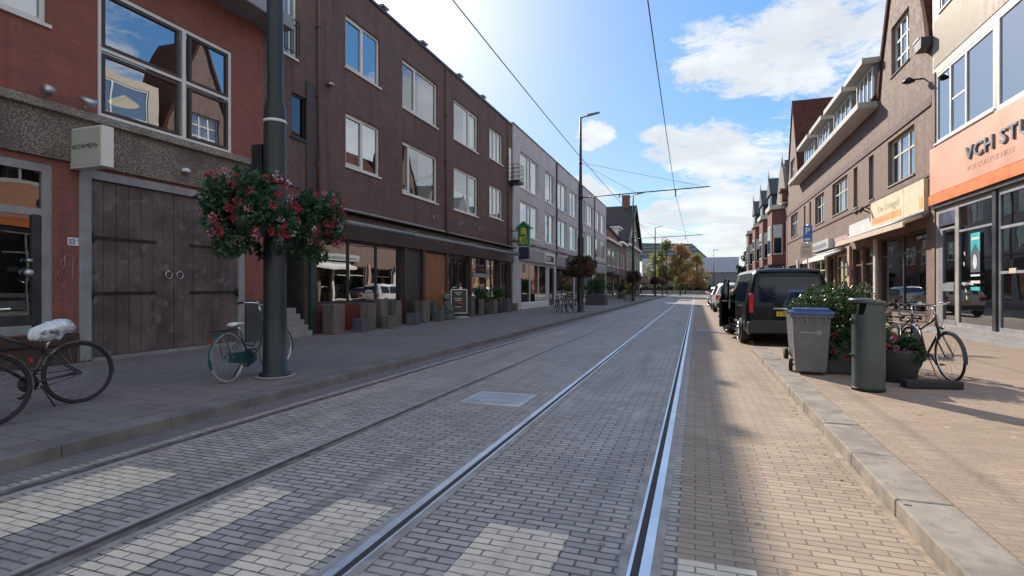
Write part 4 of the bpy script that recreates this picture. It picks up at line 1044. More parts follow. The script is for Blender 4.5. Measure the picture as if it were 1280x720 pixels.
# flower baskets -------------------------------------------------
def make_basket(rusty=False, seed=1):
    random.seed(seed)
    r = empty('flower_basket', (0,0,0))
    m = MB(); m.lathe([(.02,-.42),(.16,-.40),(.27,-.2),(.30,.0),(.28,.0),(.05,-.05)], (0,0,0), 18); m.build('pot', M['planter'], r)
    blobs = [((0,0,.12),.30)]
    for i in range(34):
        a = random.uniform(0,2*PI); q = random.uniform(.15,.52); z = random.uniform(-.48,.40)*(1-.2*q)
        blobs.append(((q*math.cos(a), q*math.sin(a), z), random.uniform(.09,.19)))
    for i in range(8):
        a = random.uniform(0,2*PI); blobs.append(((.42*math.cos(a), .42*math.sin(a), -.5+random.uniform(-.12,.1)), .09))
    m = MB(); leaves(m, blobs, 4600, .078, .06, .8, .4, .2); m.build('foliage', M['rusty_leaf'] if rusty else M['geran'], r, recalc=False)
    def blossoms(n, mat_, nm, spread):
        m = MB()
        for i in range(n):
            a = random.gauss(*spread) if spread else random.uniform(0, 2*PI)
            z = random.uniform(-.5,.42); q = .60*math.cos(abs(z)*1.5)+random.uniform(-.05,.09)
            c = Vector((q*math.cos(a), q*math.sin(a), z)); rr = random.uniform(.025,.055)
            leaves(m, [(c, rr)], 26, .032, .030, .6, .5)
        m.build(nm, mat_, r, recalc=False)
    if not rusty:
        blossoms(22, M['petal_red'], 'red_blossoms', None); blossoms(14, M['petal_red'], 'red_blossoms', (-.2,.5)); blossoms(10, M['petal_pink'], 'pink_blossoms', None); blossoms(9, M['petal_white'], 'white_blossoms', None)
    else:
        blossoms(26, M['petal_rust'], 'red_blossoms', None)
    m = MB()
    for k in range(3):
        a = 2*PI*k/3; m.tube([(.29*math.cos(a), .29*math.sin(a), 0), (0,0,.55)], .006, 4)
    m.build('hanger', M['iron'], r)
    return r

# lamp posts -----------------------------------------------------
def make_post(first=False):
    r = empty('lamp_post', (0,0,0))
    m = MB(); m.lathe([(.23,.0),(.23,.05),(.175,.07),(.165,.9),(.163,.92),(.163,4.0),(.12,4.18),(.115,6.9),(.085,7.05),(.06,10.72),(.03,10.74)], (0,0,.12), 20)
    m.build('pole', M['pole'], r)
    m = MB(); m.lathe([(.30,.0),(.30,.012),(.23,.014)], (0,0,.125), 20); m.build('base_plate', M['conc'], r)
    m = MB(); m.tube([(0,0,10.8),(.25,0,10.87),(.45,0,10.9)], .035, 8); ar = m.build('lamp_arm', M['pole'], r)
    m = MB(); m.prism([(.35,10.86),(1.05,10.98),(1.05,11.03),(.4,10.97)], -.11, .11, 'y'); m.build('lamp_head', M['grey_paint'], ar, bevel=.015)
    m = MB(); m.tube([(0,0,6.42),(6.65,0,6.62)], .028, 8); m.cyl((2.1,0,6.3),(2.1,0,6.55),.03); m.cyl((5.0,0,6.2),(5.0,0,6.6),.03); m.cyl((0,0,6.34),(0,0,6.52),.135)
    m.build('catenary_arm', M['iron'], r)
    m = MB(); m.tube([(0,0,8.35),(6.4,0,6.63)], .008, 5); m.cyl((0,0,8.28),(0,0,8.42),.085)
    m.tube([(0,0,8.35),(3.0,0,6.5)], .008, 5); m.build('stay_wire', M['iron'], r)
    m = MB(); m.cyl((0,-.50,3.05),(0,.50,3.05),.018); m.cyl((0,0,3.0),(0,0,3.1),.172,n=18); m.build('basket_bracket', M['iron'], r)
    return r
post = make_post()
PX = -6.0
posts = [(PX, 6.35), (PX, 28.7), (PX, 54.4), (PX, 85), (PX, 103)]
labs = ['big dark lamp post in the foreground beside the green bicycle', 'second lamp post along the left kerb, with three bicycles at its foot', 'third lamp post along the left kerb, in front of the far gabled house',
        'fourth lamp post along the left kerb, seen against pale sky', 'fifth and farthest lamp post on the left kerb, among the autumn trees']
cop = [post]+[copy_tree(post) for _ in range(4)]
for o, (x, y), l in zip(cop, posts, labs):
    o.location = (x, y, 0); tag(o, l, 'lamp post', 'lamp posts along the left kerb')
far = [(-2.2, 122), (3.3, 112)]
labs2 = ['slender lamp post in front of the orange tree at the end of the street', 'slender lamp post beyond the parked cars, before the pale blue hall']
for (x, y), l in zip(far, labs2):
    r = empty('street_lamp', (x, y, 0), l, 'street lamp', 'slender lamps at the far end')
    m = MB(); m.lathe([(.14,0),(.12,1),(.06,9.0)], (x,y,0), 10); m.build('pole', M['pole'], r)
    m = MB(); m.box(x-.05, x+.9, y-.1, y+.1, 8.95, 9.05); m.build('lamp_head', M['grey_paint'], r)
# things fixed to the first post only
r0 = cop[0]
bp = MB(); bp.box(-.36,-.165,-.10,.10,3.10,3.62); ob = link_mesh('control_box', bp.mesh('control_box', bevel=.01), M['iron'], r0)
bp = MB(); bp.cyl((0,0,3.93),(0,0,3.97),.167,n=20); link_mesh('white_band', bp.mesh('white_band'), M['white'], r0)
b1 = make_basket(False, 3); b2 = make_basket(True, 5)
BG = 'flower baskets hung on the lamp posts'
b1.location = (PX+.03, 5.86, 2.60); b1.scale = (.96,.96,1.04); tag(b1, 'nearest green flower basket with red, pink and white blossoms, before the first lamp post', 'flower basket', BG)
c = copy_tree(b1); c.location = (PX+.06, 7.08, 2.56); c.rotation_euler = (0,0,.9); c.scale = (.82,.82,1.0); tag(c, 'green flower basket with a bright red right edge, hung behind the first lamp post', 'flower basket', BG)
b2.location = (PX, 28.1, 2.72); b2.scale = (1.15,1.15,1); tag(b2, 'rusty brown and red flower basket, front one of the pair on the second lamp post', 'flower basket', BG)
k = 0
for py, w in ((28.7,'second'), (54.4,'third'), (85,'fourth'), (103,'fifth')):
    for s in (-1, 1):
        if py == 28.7 and s < 0: continue
        c = copy_tree(b2); c.location = (PX+.02, py+.62*s, 2.68); c.rotation_euler = (0,0,1.3*s+py); k += 1
        tag(c, f'{"front" if s<0 else "rear"} rusty flower basket of the pair hung on the {w} lamp post', 'flower basket', BG)

# overhead wires --------------------------------------------------
def wire(name, pts, lab, rad=.011, sag=.0):
    m = MB(); out = []
    for (a, b) in zip(pts, pts[1:]):
        a = Vector(a); b = Vector(b)
        for i in range(12):
            t = i/12; p = a.lerp(b, t); p.z -= sag*4*t*(1-t); out.append(p)
    out.append(Vector(pts[-1])); m.tube(out, rad, 5)
    tag(m.build(name, M['iron']), lab, 'wire')
wire('overhead_wire', [(-.62,-12,6.25),(-.72,6.35,6.25),(-1.0,28.7,6.28),(-.8,54.4,6.3),(-.95,85,6.3),(-.9,116,6.3)], 'overhead tram wire running up the picture over the near track', sag=.12)
wire('overhead_wire', [(-3.75,-12,6.2),(-3.75,6.35,6.2),(-3.95,28.7,6.2),(-3.75,54.4,6.25),(-3.9,85,6.25),(-3.9,116,6.25)], 'overhead tram wire over the far track, crossing the sky towards the second lamp post', sag=.12)

# right hand planters ---------------------------------------------
def big_planter():
    r = empty('planter', (2.25, 10.05, .12), 'large dark planter with a round pale flecked bush and red geraniums, behind the wheelie bins', 'planter')
    random.seed(21)
    m = MB(); m.prism([(1.70,9.35),(2.75,9.35),(2.75,10.5),(1.70,10.5)], .12, .62, 'z'); m.build('tub', M['planter'], r, bevel=.03)
    m = MB(); m.prism([(1.76,9.41),(2.69,9.41),(2.69,10.44),(1.76,10.44)], .60, .635, 'z'); m.build('soil', M['soil'], r)
    m = MB()
    blobs = []
    for i in range(60):
        a = random.uniform(0,2*PI); q = .60*math.sqrt(random.random()); z = .74+.68*random.random()*(1-.45*(q/.60)**2)
        blobs.append(((2.20+q*math.cos(a)*1.12, 10.0+q*math.sin(a)*.95, z), random.uniform(.09,.19)))
    for i in range(12):
        a = random.uniform(0,2*PI); blobs.append(((2.20+.60*math.cos(a), 10.0+.5*math.sin(a), random.uniform(1.0,1.45)), .08))
    leaves(m, blobs, 9000, .06, .036, .9, .3); m.build('bush', M['bush'], r, recalc=False)
    m = MB()
    for c in random.choices(blobs, k=230):
        p = Vector(c[0])+rnd_dir()*c[1]; leaves(m, [(p, .02)], 6, .03, .025, .8, .4)
    m.build('pale_leaf_tips', leafmat('pale_tips', (.42,.42,.24), (.55,.52,.36), sc=20), r, recalc=False)
    m = MB()
    for i in range(10): 
        a = random.uniform(0,2*PI); m.tube([(2.25,10,.6),(2.25+.2*math.cos(a),10+.2*math.sin(a),.9),(2.25+.5*math.cos(a),10+.45*math.sin(a),1.25)], [.018,.012,.005], 5)
    m.build('stem', M['bark'], r)
    m = MB(); gb = [((x, 9.32+random.uniform(-.06,.06), .60+random.uniform(-.16,.14)), random.uniform(.06,.12)) for x in [1.72+.09*i for i in range(12)]]
    leaves(m, gb, 1200, .06, .05, .7, .4); m.build('geranium_leaves', M['geran'], r, recalc=False)
    m = MB()
    for i in range(24): leaves(m, [((1.70+random.uniform(0,1.1), 9.25+random.uniform(-.08,.06), .62+random.uniform(-.24,.16)), .03)], 18, .03, .028, .6, .5)
    m.build('geranium_blossoms', M['petal_red'], r, recalc=False)
big_planter()
def small_planter():
    r = empty('planter', (2.72, 8.95, .12), 'smaller planter with pink and red geraniums between the green pillar and the bicycles', 'planter')
    random.seed(22)
    m = MB(); m.lathe([(.22,0),(.29,.42),(.31,.46),(.28,.46),(.27,.40),(.01,.39)], (2.72,8.95,.12), 20); m.build('tub', M['planter'], r)
    m = MB(); gb = [((2.70+random.uniform(-.24,.2), 8.95+random.uniform(-.24,.24), .60+random.uniform(-.08,.10)), random.uniform(.06,.10)) for _ in range(18)]
    leaves(m, gb, 2000, .06, .05, .7, .4); m.build('geranium_leaves', M['geran'], r, recalc=False)
    for nm, mm, n in (('red_blossoms', M['petal_red'], 16), ('pink_blossoms', M['petal_pink'], 14)):
        m = MB()
        for i in range(n): leaves(m, [((2.68+random.uniform(-.30,.24), 8.93+random.uniform(-.30,.2), .66+random.uniform(-.12,.12)), .03)], 20, .03, .028, .6, .5)
        m.build(nm, mm, r, recalc=False)
small_planter()

def street_planter(x, y, w, lab, dark=True, h=2.1):
    r = empty('planter', (x, y, .12), lab, 'planter', 'shrub planters on the left pavement'); random.seed(int(y*10))
    m = MB(); m.box(x-w/2, x+w/2, y-w/2, y+w/2, .12, .12+w*.55); m.build('tub', M['planter'] if dark else M['conc'], r, bevel=.03)
    m = MB(); z0 = .12+w*.5
    blobs = [((x+random.uniform(-.35,.35)*w, y+random.uniform(-.35,.35)*w, z0+random.uniform(.1,.95)*(h-z0)), w*.2) for _ in range(26)]
    leaves(m, blobs, 2200, .12, .08, .9, .3); m.build('shrub', M['leaf'] if dark else M['autumn1'], r, recalc=False)
street_planter(-7.4, 41.5, 1.5, 'dark tub with a round dense shrub on the pavement between second and third lamp posts')
street_planter(-7.0, 59.5, 1.0, 'planter with yellow green shrub near the third lamp post', False, 1.9)
street_planter(-8.6, 66, 1.1, 'planter with dark shrub near the low house', True, 2.0)
def bush_tub(x, y, lab):
    r = empty('planter', (x,y,.12), lab, 'planter', 'pots in front of the restaurant'); random.seed(int(y*7))
    m = MB(); m.lathe([(.2,0),(.27,.55),(.29,.58),(.22,.57),(.02,.55)], (x,y,.12), 16); m.build('pot', M['bluegrey_log'], r)
    m = MB(); blobs = [((x+random.uniform(-.25,.25), y+random.uniform(-.25,.25), .75+random.uniform(0,.7)), .17) for _ in range(14)]
    leaves(m, blobs, 1300, .09, .04, .9, .2); m.build('foliage', M['leaf'], r, recalc=False)
bush_tub(-10.0, 24.3, 'dark leafy pot plant before the far window of the restaurant, in the middle')
bush_tub(-9.95, 26.3, 'dark leafy pot plant near the far end of the restaurant front')

# terrace parasols near the gabled house
def parasol(x, y, lab):
    r = empty('parasol', (x,y,.12), lab, 'parasol', 'brown parasols on the far terrace')
    m = MB(); m.cyl((x,y,.12),(x,y,2.9),.04); m.build('pole', M['grey_paint'], r)
    m = MB(); n = 8
    vs = [(x,y,3.2)]+[(x+2.3*math.cos(2*PI*k/n+.39), y+2.3*math.sin(2*PI*k/n+.39), 2.3) for k in range(n)]+[(x+2.3*math.cos(2*PI*k/n+.39), y+2.3*math.sin(2*PI*k/n+.39), 2.08) for k in range(n)]
    m.add(vs, [(0,1+k,1+(k+1)%n) for k in range(n)]+[(1+k,1+(k+1)%n,9+(k+1)%n,9+k) for k in range(n)]); m.build('canopy', M['tan_parasol'], r, recalc=False)
parasol(-8.2, 88, 'nearer brown parasol on the terrace past the third lamp post'); parasol(-8.3, 94, 'farther brown parasol on the terrace by the gabled house')
# leaves blown about
random.seed(31); m = MB()
for i in range(90):
    if i < 50: x = random.uniform(1.0, 1.25) if random.random() < .6 else random.uniform(1.5, 4); y = random.uniform(3.4, 12); z = .128 if x > 1.5 else .008
    else: x = random.uniform(-9.8, -5.6); y = random.uniform(3, 26); z = .128
    if 1.18 < x < 1.5: z = .128
    a = random.uniform(0, 2*PI); s = random.uniform(.015,.035)
    m.add([(x+s*math.cos(a), y+s*math.sin(a), z+.002), (x+s*.5*math.cos(a+1.6), y+s*.5*math.sin(a+1.6), z+.006), (x-s*math.cos(a), y-s*math.sin(a), z+.003), (x-s*.5*math.cos(a+1.6), y-s*.5*math.sin(a+1.6), z)], [(0,1,2,3)])
tag(m.build('fallen_leaves', M['fallen'], recalc=False), 'dry pale leaves and litter scattered over the pavements', 'leaves', kind='stuff')
# ================================================================ BICYCLES
def make_bike(paint, label, step=False, steer=0, tyre='rubber', saddle='saddle', rack=True, basket=False, guard='metal', bars='city', light=True, group=None, sh=.86, rim='chrome'):
    """stands at the origin heading +x, rear hub above the origin"""
    r = empty('bicycle', (0,0,0), label, 'bicycle', group)
    W = .34; L = 1.09
    def V(*p): return Vector(p)
    hz = .35
    fh = V(L,0,hz); ax_b = V(.865,0,.68); ax_t = V(.80,0,.90)     # head tube
    sd = (ax_t-ax_b).normalized()
    rot = Matrix.Translation(ax_b) @ Matrix.Rotation(steer, 4, sd) @ Matrix.Translation(-ax_b)
    def S(p): return rot @ Vector(p)
    def wheel(c, f):
        ax = (f(Vector(c)+V(0,1,0))-f(Vector(c))).normalized(); c = f(Vector(c))
        m = MB(); m.ring(c, ax, W-.018, .011, 36, 6)
        w = m.build('wheel', M[rim], r)
        m = MB(); m.ring(c, ax, W-.001, .0175, 40, 8); m.build('tyre', M[tyre], w)
        m = MB(); u = ax.cross(V(0,0,1)).normalized(); v = ax.cross(u)
        for k in range(20):
            a = 2*PI*k/20; d = u*math.cos(a)+v*math.sin(a); o = ax*(.028 if k % 2 else -.028)
            t_ = u*math.cos(a+1.3)+v*math.sin(a+1.3); m.tube([c+o+t_*.02, c+d*(W-.022)], .0016, 3)
        m.cyl(c-ax*.045, c+ax*.045, .02, n=10); m.build('spokes', M['metal'], w)
    wheel((0,0,hz), lambda p: p); wheel(fh, S)
    bb = V(.45,0,.29); st = V(.275+(.78-sh+.16)*.3,0,sh-.16); 
    m = MB()
    m.tube([bb, st], .016); m.tube([ax_b-sd*.03, ax_t+sd*.03], .02)
    if step: m.tube([bb+V(-.01,0,.03), V(.60,0,.33), V(.74,0,.45), V(.85,0,.72)], .019); m.tube([V(.375,0,.50), V(.56,0,.45), V(.72,0,.60), V(.83,0,.80)], .013)
    else: m.tube([bb, ax_b], .018); m.tube([st-V(0,0,.03), ax_t-sd*.02], .016)
    for s in (-1, 1):
        m.tube([bb+V(0,.02*s,0), V(0,.06*s,hz)], .009); m.tube([st+V(0,.015*s,-.05), V(0,.06*s,hz)], .007)
    fr = m.build('frame', M[paint], r)
    m = MB()
    for s in (-1, 1): m.tube([S(ax_b+V(.01,.035*s,-.02)), S(ax_b+V(.05,.05*s,-.12)), S(fh+V(0,.055*s,0))], .010)
    m.tube([S(ax_b+V(.01,-.045,-.03)), S(ax_b+V(.01,.045,-.03))], .014); m.build('fork', M[paint], r)
    # mudguards
    def guardm(c, f, a0, a1):
        m = MB(); n = 16; vs = []
        for i in range(n+1):
            a = a0+(a1-a0)*i/n
            for yy, rr in ((-.028, W+.018), (0, W+.032), (.028, W+.018)): vs.append(f(Vector(c)+V(rr*math.cos(a), yy, rr*math.sin(a))))
        fs = []
        for i in range(n):
            for j in range(2): fs.append((i*3+j, i*3+j+1, i*3+j+4, i*3+j+3))
        m.add(vs, fs, True); m.build('mudguard', M[guard], r, recalc=False)
    guardm((0,0,hz), lambda p: p, R(20), R(200)); guardm(fh, S, R(-10) , R(118))
    # crank, chain case, pedals
    m = MB(); m.cyl(bb-V(0,.06,0), bb+V(0,.06,0), .022); m.cyl(bb-V(0,.046,0), bb-V(0,.04,0), .095, n=24); m.build('chainring', M['plastic'], r)
    if step:
        m = MB(); m.prism([(-.06,.30),(-.05,.41),(.42,.40),(.55,.36),(.56,.24),(.45,.19),(-.03,.28)], -.062, -.04, 'y'); m.build('chain_case', M[paint], r, bevel=.006)
    else:
        m = MB(); m.tube([bb+V(0,-.043,.09), V(0,-.043,hz+.035)], .005, 5); m.tube([bb+V(0,-.043,-.09), V(0,-.043,hz-.035)], .005, 5); m.build('chain', M['iron'], r)
    for s in (-1, 1):
        m = MB(); e = bb+V(.10*s,-.085*s if 0 else (.075*s),-.13*s); m.tube([bb+V(0,.065*s,0), e], .011); m.obox(e+V(0,.05*s,0), (.09,.085,.022), Matrix.Identity(3)); m.build('pedal', M['plastic'], r)
    # saddle
    sp = V(.235,0,sh)
    m = MB(); m.tube([st, V(.245,0,sh-.03)], .012); m.build('seat_post', M['chrome'], r)
    m = MB(); N = 9; vs = []
    prof = [(-.14,.075,0.0),(-.10,.095,.012),(-.04,.085,.012),(.02,.05,.006),(.08,.028,.004),(.135,.018,-.004)]
    for x, w, z in prof:
        for k in range(8):
            a = 2*PI*k/8; vs.append(sp+V(x, w*math.cos(a), z+.026*math.sin(a)))
    fs = [tuple(range(8))[::-1], tuple(range(len(prof)*8-8, len(prof)*8))]
    for i in range(len(prof)-1):
        for k in range(8): fs.append((i*8+k, i*8+(k+1) % 8, (i+1)*8+(k+1) % 8, (i+1)*8+k))
    m.add(vs, fs, True); m.build('saddle', M[saddle], r)
    # stem, handlebar
    m = MB(); ht = ax_t+sd*.16; m.tube([ax_t, ht], .013); m.tube([ht, ht+V(.05,0,.015)], .013)
    hc = ht+V(.05,0,.015)
    if bars == 'city': pts = [hc+V(-.20,-.29,.02), hc+V(-.10,-.27,.035), hc+V(.01,-.16,.03), hc, hc+V(.01,.16,.03), hc+V(-.10,.27,.035), hc+V(-.20,.29,.02)]
    else: pts = [hc+V(-.03,-.30,.01), hc+V(0,-.15,.01), hc, hc+V(0,.15,.01), hc+V(-.03,.30,.01)]
    m.tube([S(p) for p in pts], .0115); hb = m.build('handlebar', M['chrome'], r)
    m = MB()
    for a, b in ((0,1),(-1,-2)): p, q = S(pts[a]), S(pts[b]); m.tube([p, p.lerp(q, .95)], .017)
    m.build('grips', M['rubber'], hb)
    m = MB(); bl = S(hc+V(0,.09,.04)); m.ball(bl, (.028,.028,.018)); m.build('bell', M['chrome'], hb)
    m = MB()
    for s in (-1,1): m.tube([S(hc+V(.02,.2*s,.03)), S(hc+V(.12,.1*s,.03)), S(ax_b+V(.09,.0,.1)), S(ax_b+V(.05,.03*s,-.1))], .003, 4)
    m.build('brake_cable', M['rubber'], hb)
    if rack:
        m = MB()
        for s in (-1, 1): m.tube([V(-.28,.055*s,.735), V(.20,.055*s,.735)], .006, 5); m.tube([V(-.02,.065*s,hz), V(-.13,.055*s,.735)], .005, 5)
        for x in (-.28,-.12,.04,.2): m.tube([V(x,-.055,.735), V(x,.055,.735)], .006, 5)
        m.build('rack', M['iron'], r)
        m = MB(); m.box(-.352,-.335,-.02,.02,.58,.62); m.build('rear_light', M['taillight'], r)
    if light:
        m = MB(); p = S(ax_b+V(.09,0,.08)); m.ball(p, (.05,.035,.035)); m.build('headlight', M['chrome'], r)
    if basket:
        m = MB(); b0 = S(ht+V(.20,0,-.10)); Rm = rot.to_3x3()
        for z in (-.13,-.04,.05,.13):
            w = .15+z*.15; pts = [b0+Rm@V(sx*.13, sy*(w+.03), z) for sx, sy in ((-1,-1),(1,-1),(1,1),(-1,1),(-1,-1))]; m.tube(pts, .004, 4, smooth=False)
        for sx, sy in ((-1,-1),(1,-1),(1,1),(-1,1),(0,-1),(0,1),(1,0)): m.tube([b0+Rm@V(sx*.13, sy*.155, -.13), b0+Rm@V(sx*.13, sy*.2, .13)], .004, 4)
        m.build('front_basket', M['iron'], r)
    m = MB(); m.tube([V(.38,.05,.26), V(.30,.16,.02)], .008, 5); m.build('kickstand', M['iron'], r)
    return r
def put(r, rear, front, z=.12, lean=0):
    d = Vector((front[0]-rear[0], front[1]-rear[1])); r.rotation_mode = 'XYZ'
    r.location = (rear[0], rear[1], z); r.rotation_euler = (lean, 0, math.atan2(d.y, d.x))
bk = make_bike('bikeblack', 'black city bicycle with a white plastic bag over its saddle, at the lower left edge', guard='chrome', saddle='saddle', rack=False, sh=.82, rim='iron')
put(bk, (-6.76,4.14), (-6.90,3.06), lean=R(3))
bk = make_bike('bikeblack', 'black bicycle cut off by the left edge, only its rear wheel in view', guard='chrome', sh=.84, rim='iron')
put(bk, (-6.36,3.10), (-6.44,2.02), lean=R(3))
bk = make_bike('bikegreen', 'dark green low step bicycle with a white saddle, standing behind the first lamp post', step=True, tyre='creamtyre', saddle='saddle_white', guard='bikegreen', steer=R(-12), sh=.80)
put(bk, (-6.22,5.72), (-6.42,6.83), lean=R(-3))
bk = make_bike('bikeblack', 'black bicycle at the right, its turned front wheel standing clear of the planters', steer=R(3), guard='plastic', basket=False, rack=True)
put(bk, (3.34,10.24), (3.43,9.15), lean=R(4))
bk = make_bike('bikeblack', 'dark bicycle with wire front basket close behind the turned bicycle at the planters', steer=R(-8), basket=True, guard='plastic', bars='flat')
put(bk, (3.12,10.5), (3.06,9.42), lean=R(-4))
bk3 = make_bike('bikeblack', 'dark bicycle leaning furthest to the left of the three at the second lamp post', group='bicycles at the second lamp post', guard='plastic')
put(bk3, (-7.15,28.5), (-7.0,27.4), lean=R(6))
for k, (a, b, le, lb) in enumerate([((-6.75,28.6),(-6.72,27.5),-5,'dark bicycle in the middle of the three at the second lamp post'), ((-6.3,28.4),(-6.35,27.3),4,'dark bicycle right beside the second lamp post, rightmost of the three')]):
    c = copy_tree(bk3); c['label'] = lb; put(c, a, b, lean=R(le))
for k, (a, b, le, lb, g) in enumerate([((-6.9,54.5),(-6.6,53.5),4,'distant bicycle left of the foot of the third lamp post','x'), ((-7.4,62),(-7.0,61.1),4,'distant bicycle beside the yellow green planter','x'), ((-7.8,70),(-7.5,69),4,'distant bicycle parked by the low house','x')]):
    c = copy_tree(bk3); c['label'] = lb; c['group'] = 'distant bicycles on the left pavement'; put(c, a, b, lean=R(le))

def saddle_bag():
    # plastic bag pulled over the saddle of the black bicycle
    d = Vector((-6.90+6.76, 3.06-4.14, 0)).normalized(); c = Vector((-6.76,4.14,0))+d*.245+Vector((.0,0,1.0))
    m = MB(); n, k = 44, 26; vs = []
    ang = math.atan2(d.y, d.x); rot = Matrix.Rotation(ang, 3, 'Z')
    for i in range(k+1):
        th = PI*i/k
        for j in range(n):
            a = 2*PI*j/n; p = Vector((.21*math.sin(th)*math.cos(a), .12*math.sin(th)*math.sin(a), .085*math.cos(th)))
            if p.x > .05: p.z -= (p.x-.05)*.35; p.y *= 1-.5*(p.x-.05)/.16
            q = noise.noise(p*9+Vector((3,1,2)))*.045+abs(noise.noise(p*22))*.035-.01
            p += p.normalized()*q; 
            if p.z < -.04: p.z = -.04-(-.04-p.z)*1.5+noise.noise(p*30)*.02
            vs.append(c+rot @ p)
    fs = []
    for i in range(k):
        for j in range(n): fs.append((i*n+j, i*n+(j+1) % n, (i+1)*n+(j+1) % n, (i+1)*n+j))
    m.add(vs, fs, True); tag(m.build('plastic_bag', M['bag'], merge=True), 'crumpled white plastic bag with dark patch tied over the black bicycle saddle', 'bag')
saddle_bag()

# ================================================================ VEHICLES
def loft_body(name, st, mat_, parent, wheels, wr=.36, ww=.28, n_bev=0):
    """st: stations (x, half width, z bottom, z belt, z roof, half width at roof); closed mesh with wheel wells cut out"""
    m = MB(); rings = []
    for x, w, zb, zm, zr, wt in st:
        h = [(w*.90, zb), (w*.985, zb+.12), (w, (zb+zm)/2), (w*.985, zm), (wt+(w*.985-wt)*.12, zr-.10 if zr-zm > .15 else zm+(zr-zm)*.6), (wt-.07, zr-.015), (wt*.5, zr+.012)]
        ring = [(x, y, z) for y, z in h]+[(x, 0, zr+.02)]+[(x, -y, z) for y, z in reversed(h)]
        rings.append(ring)
    k = len(rings[0]); vs = [p for q in rings for p in q]; fs = [tuple(range(k)), tuple(range((len(rings)-1)*k, len(rings)*k))[::-1]]
    for i in range(len(rings)-1):
        for j in range(k): fs.append((i*k+j, i*k+(j+1) % k, (i+1)*k+(j+1) % k, (i+1)*k+j))
    m.add(vs, fs, True)
    o = m.build(name, mat_, parent)
    cut = MB()
    W = max(s[1] for s in st)
    for wx in wheels:
        for s in (-1, 1): cut.cyl((wx, s*(W-ww), wr-.02), (wx, s*(W+.2), wr-.02), wr+.055, n=28)
    cu = cut.build('cutter', M['plastic'])
    def md(o_):
        b = o_.modifiers.new('b', 'BOOLEAN'); b.operation = 'DIFFERENCE'; b.object = cu; b.solver = 'EXACT'
    evaluated(o, md); D.objects.remove(cu)
    # flat-ish shading with soft curves
    for p in o.data.polygons: p.use_smooth = True
    try: o.data.set_sharp_from_angle(angle=R(32))
    except Exception: pass
    return o

def car_wheel(parent, x, y, s, r_=.33, w=.21, turn=0, rim='alloy'):
    Rm = Matrix.Rotation(turn, 3, 'Z'); c = Vector((x, y, r_)); ax = Rm @ Vector((0, s, 0))
    m = MB(); prof = [(r_-.09, -w*.5), (r_-.015, -w*.5), (r_, -w*.36), (r_, w*.36), (r_-.015, w*.5), (r_-.09, w*.5)]
    u = ax.cross(Vector((0,0,1))).normalized(); v = Vector((0,0,1)); vs = []; n = 28
    for rr, t in prof:
        for k in range(n): a = 2*PI*k/n; vs.append(c+ax*(t-w*.25)+(u*math.cos(a)+v*math.sin(a))*rr)
    fs = [(i*n+k, i*n+(k+1) % n, (i+1)*n+(k+1) % n, (i+1)*n+k) for i in range(len(prof)-1) for k in range(n)]+[tuple(range(n)), tuple(range((len(prof)-1)*n, len(prof)*n))]
    m.add(vs, fs, True); wh = m.build('wheel', M['rubber'], parent)
    m = MB(); o = ax*(w*.18)
    m.ring(c+o+ax*.06, ax, r_-.105, .012, 24, 5)
    for k in range(10):
        a = 2*PI*k/10; d = u*math.cos(a)+v*math.sin(a); m.tube([c+o+ax*.03, c+o+ax*.055+d*(r_-.1)], [.03,.016], 5)
    m.cyl(c+o+ax*.0, c+o+ax*.06, .05); m.cyl(c+o-ax*.03, c+o-ax*.01, r_-.1, n=24); m.build('rim', M[rim], wh)

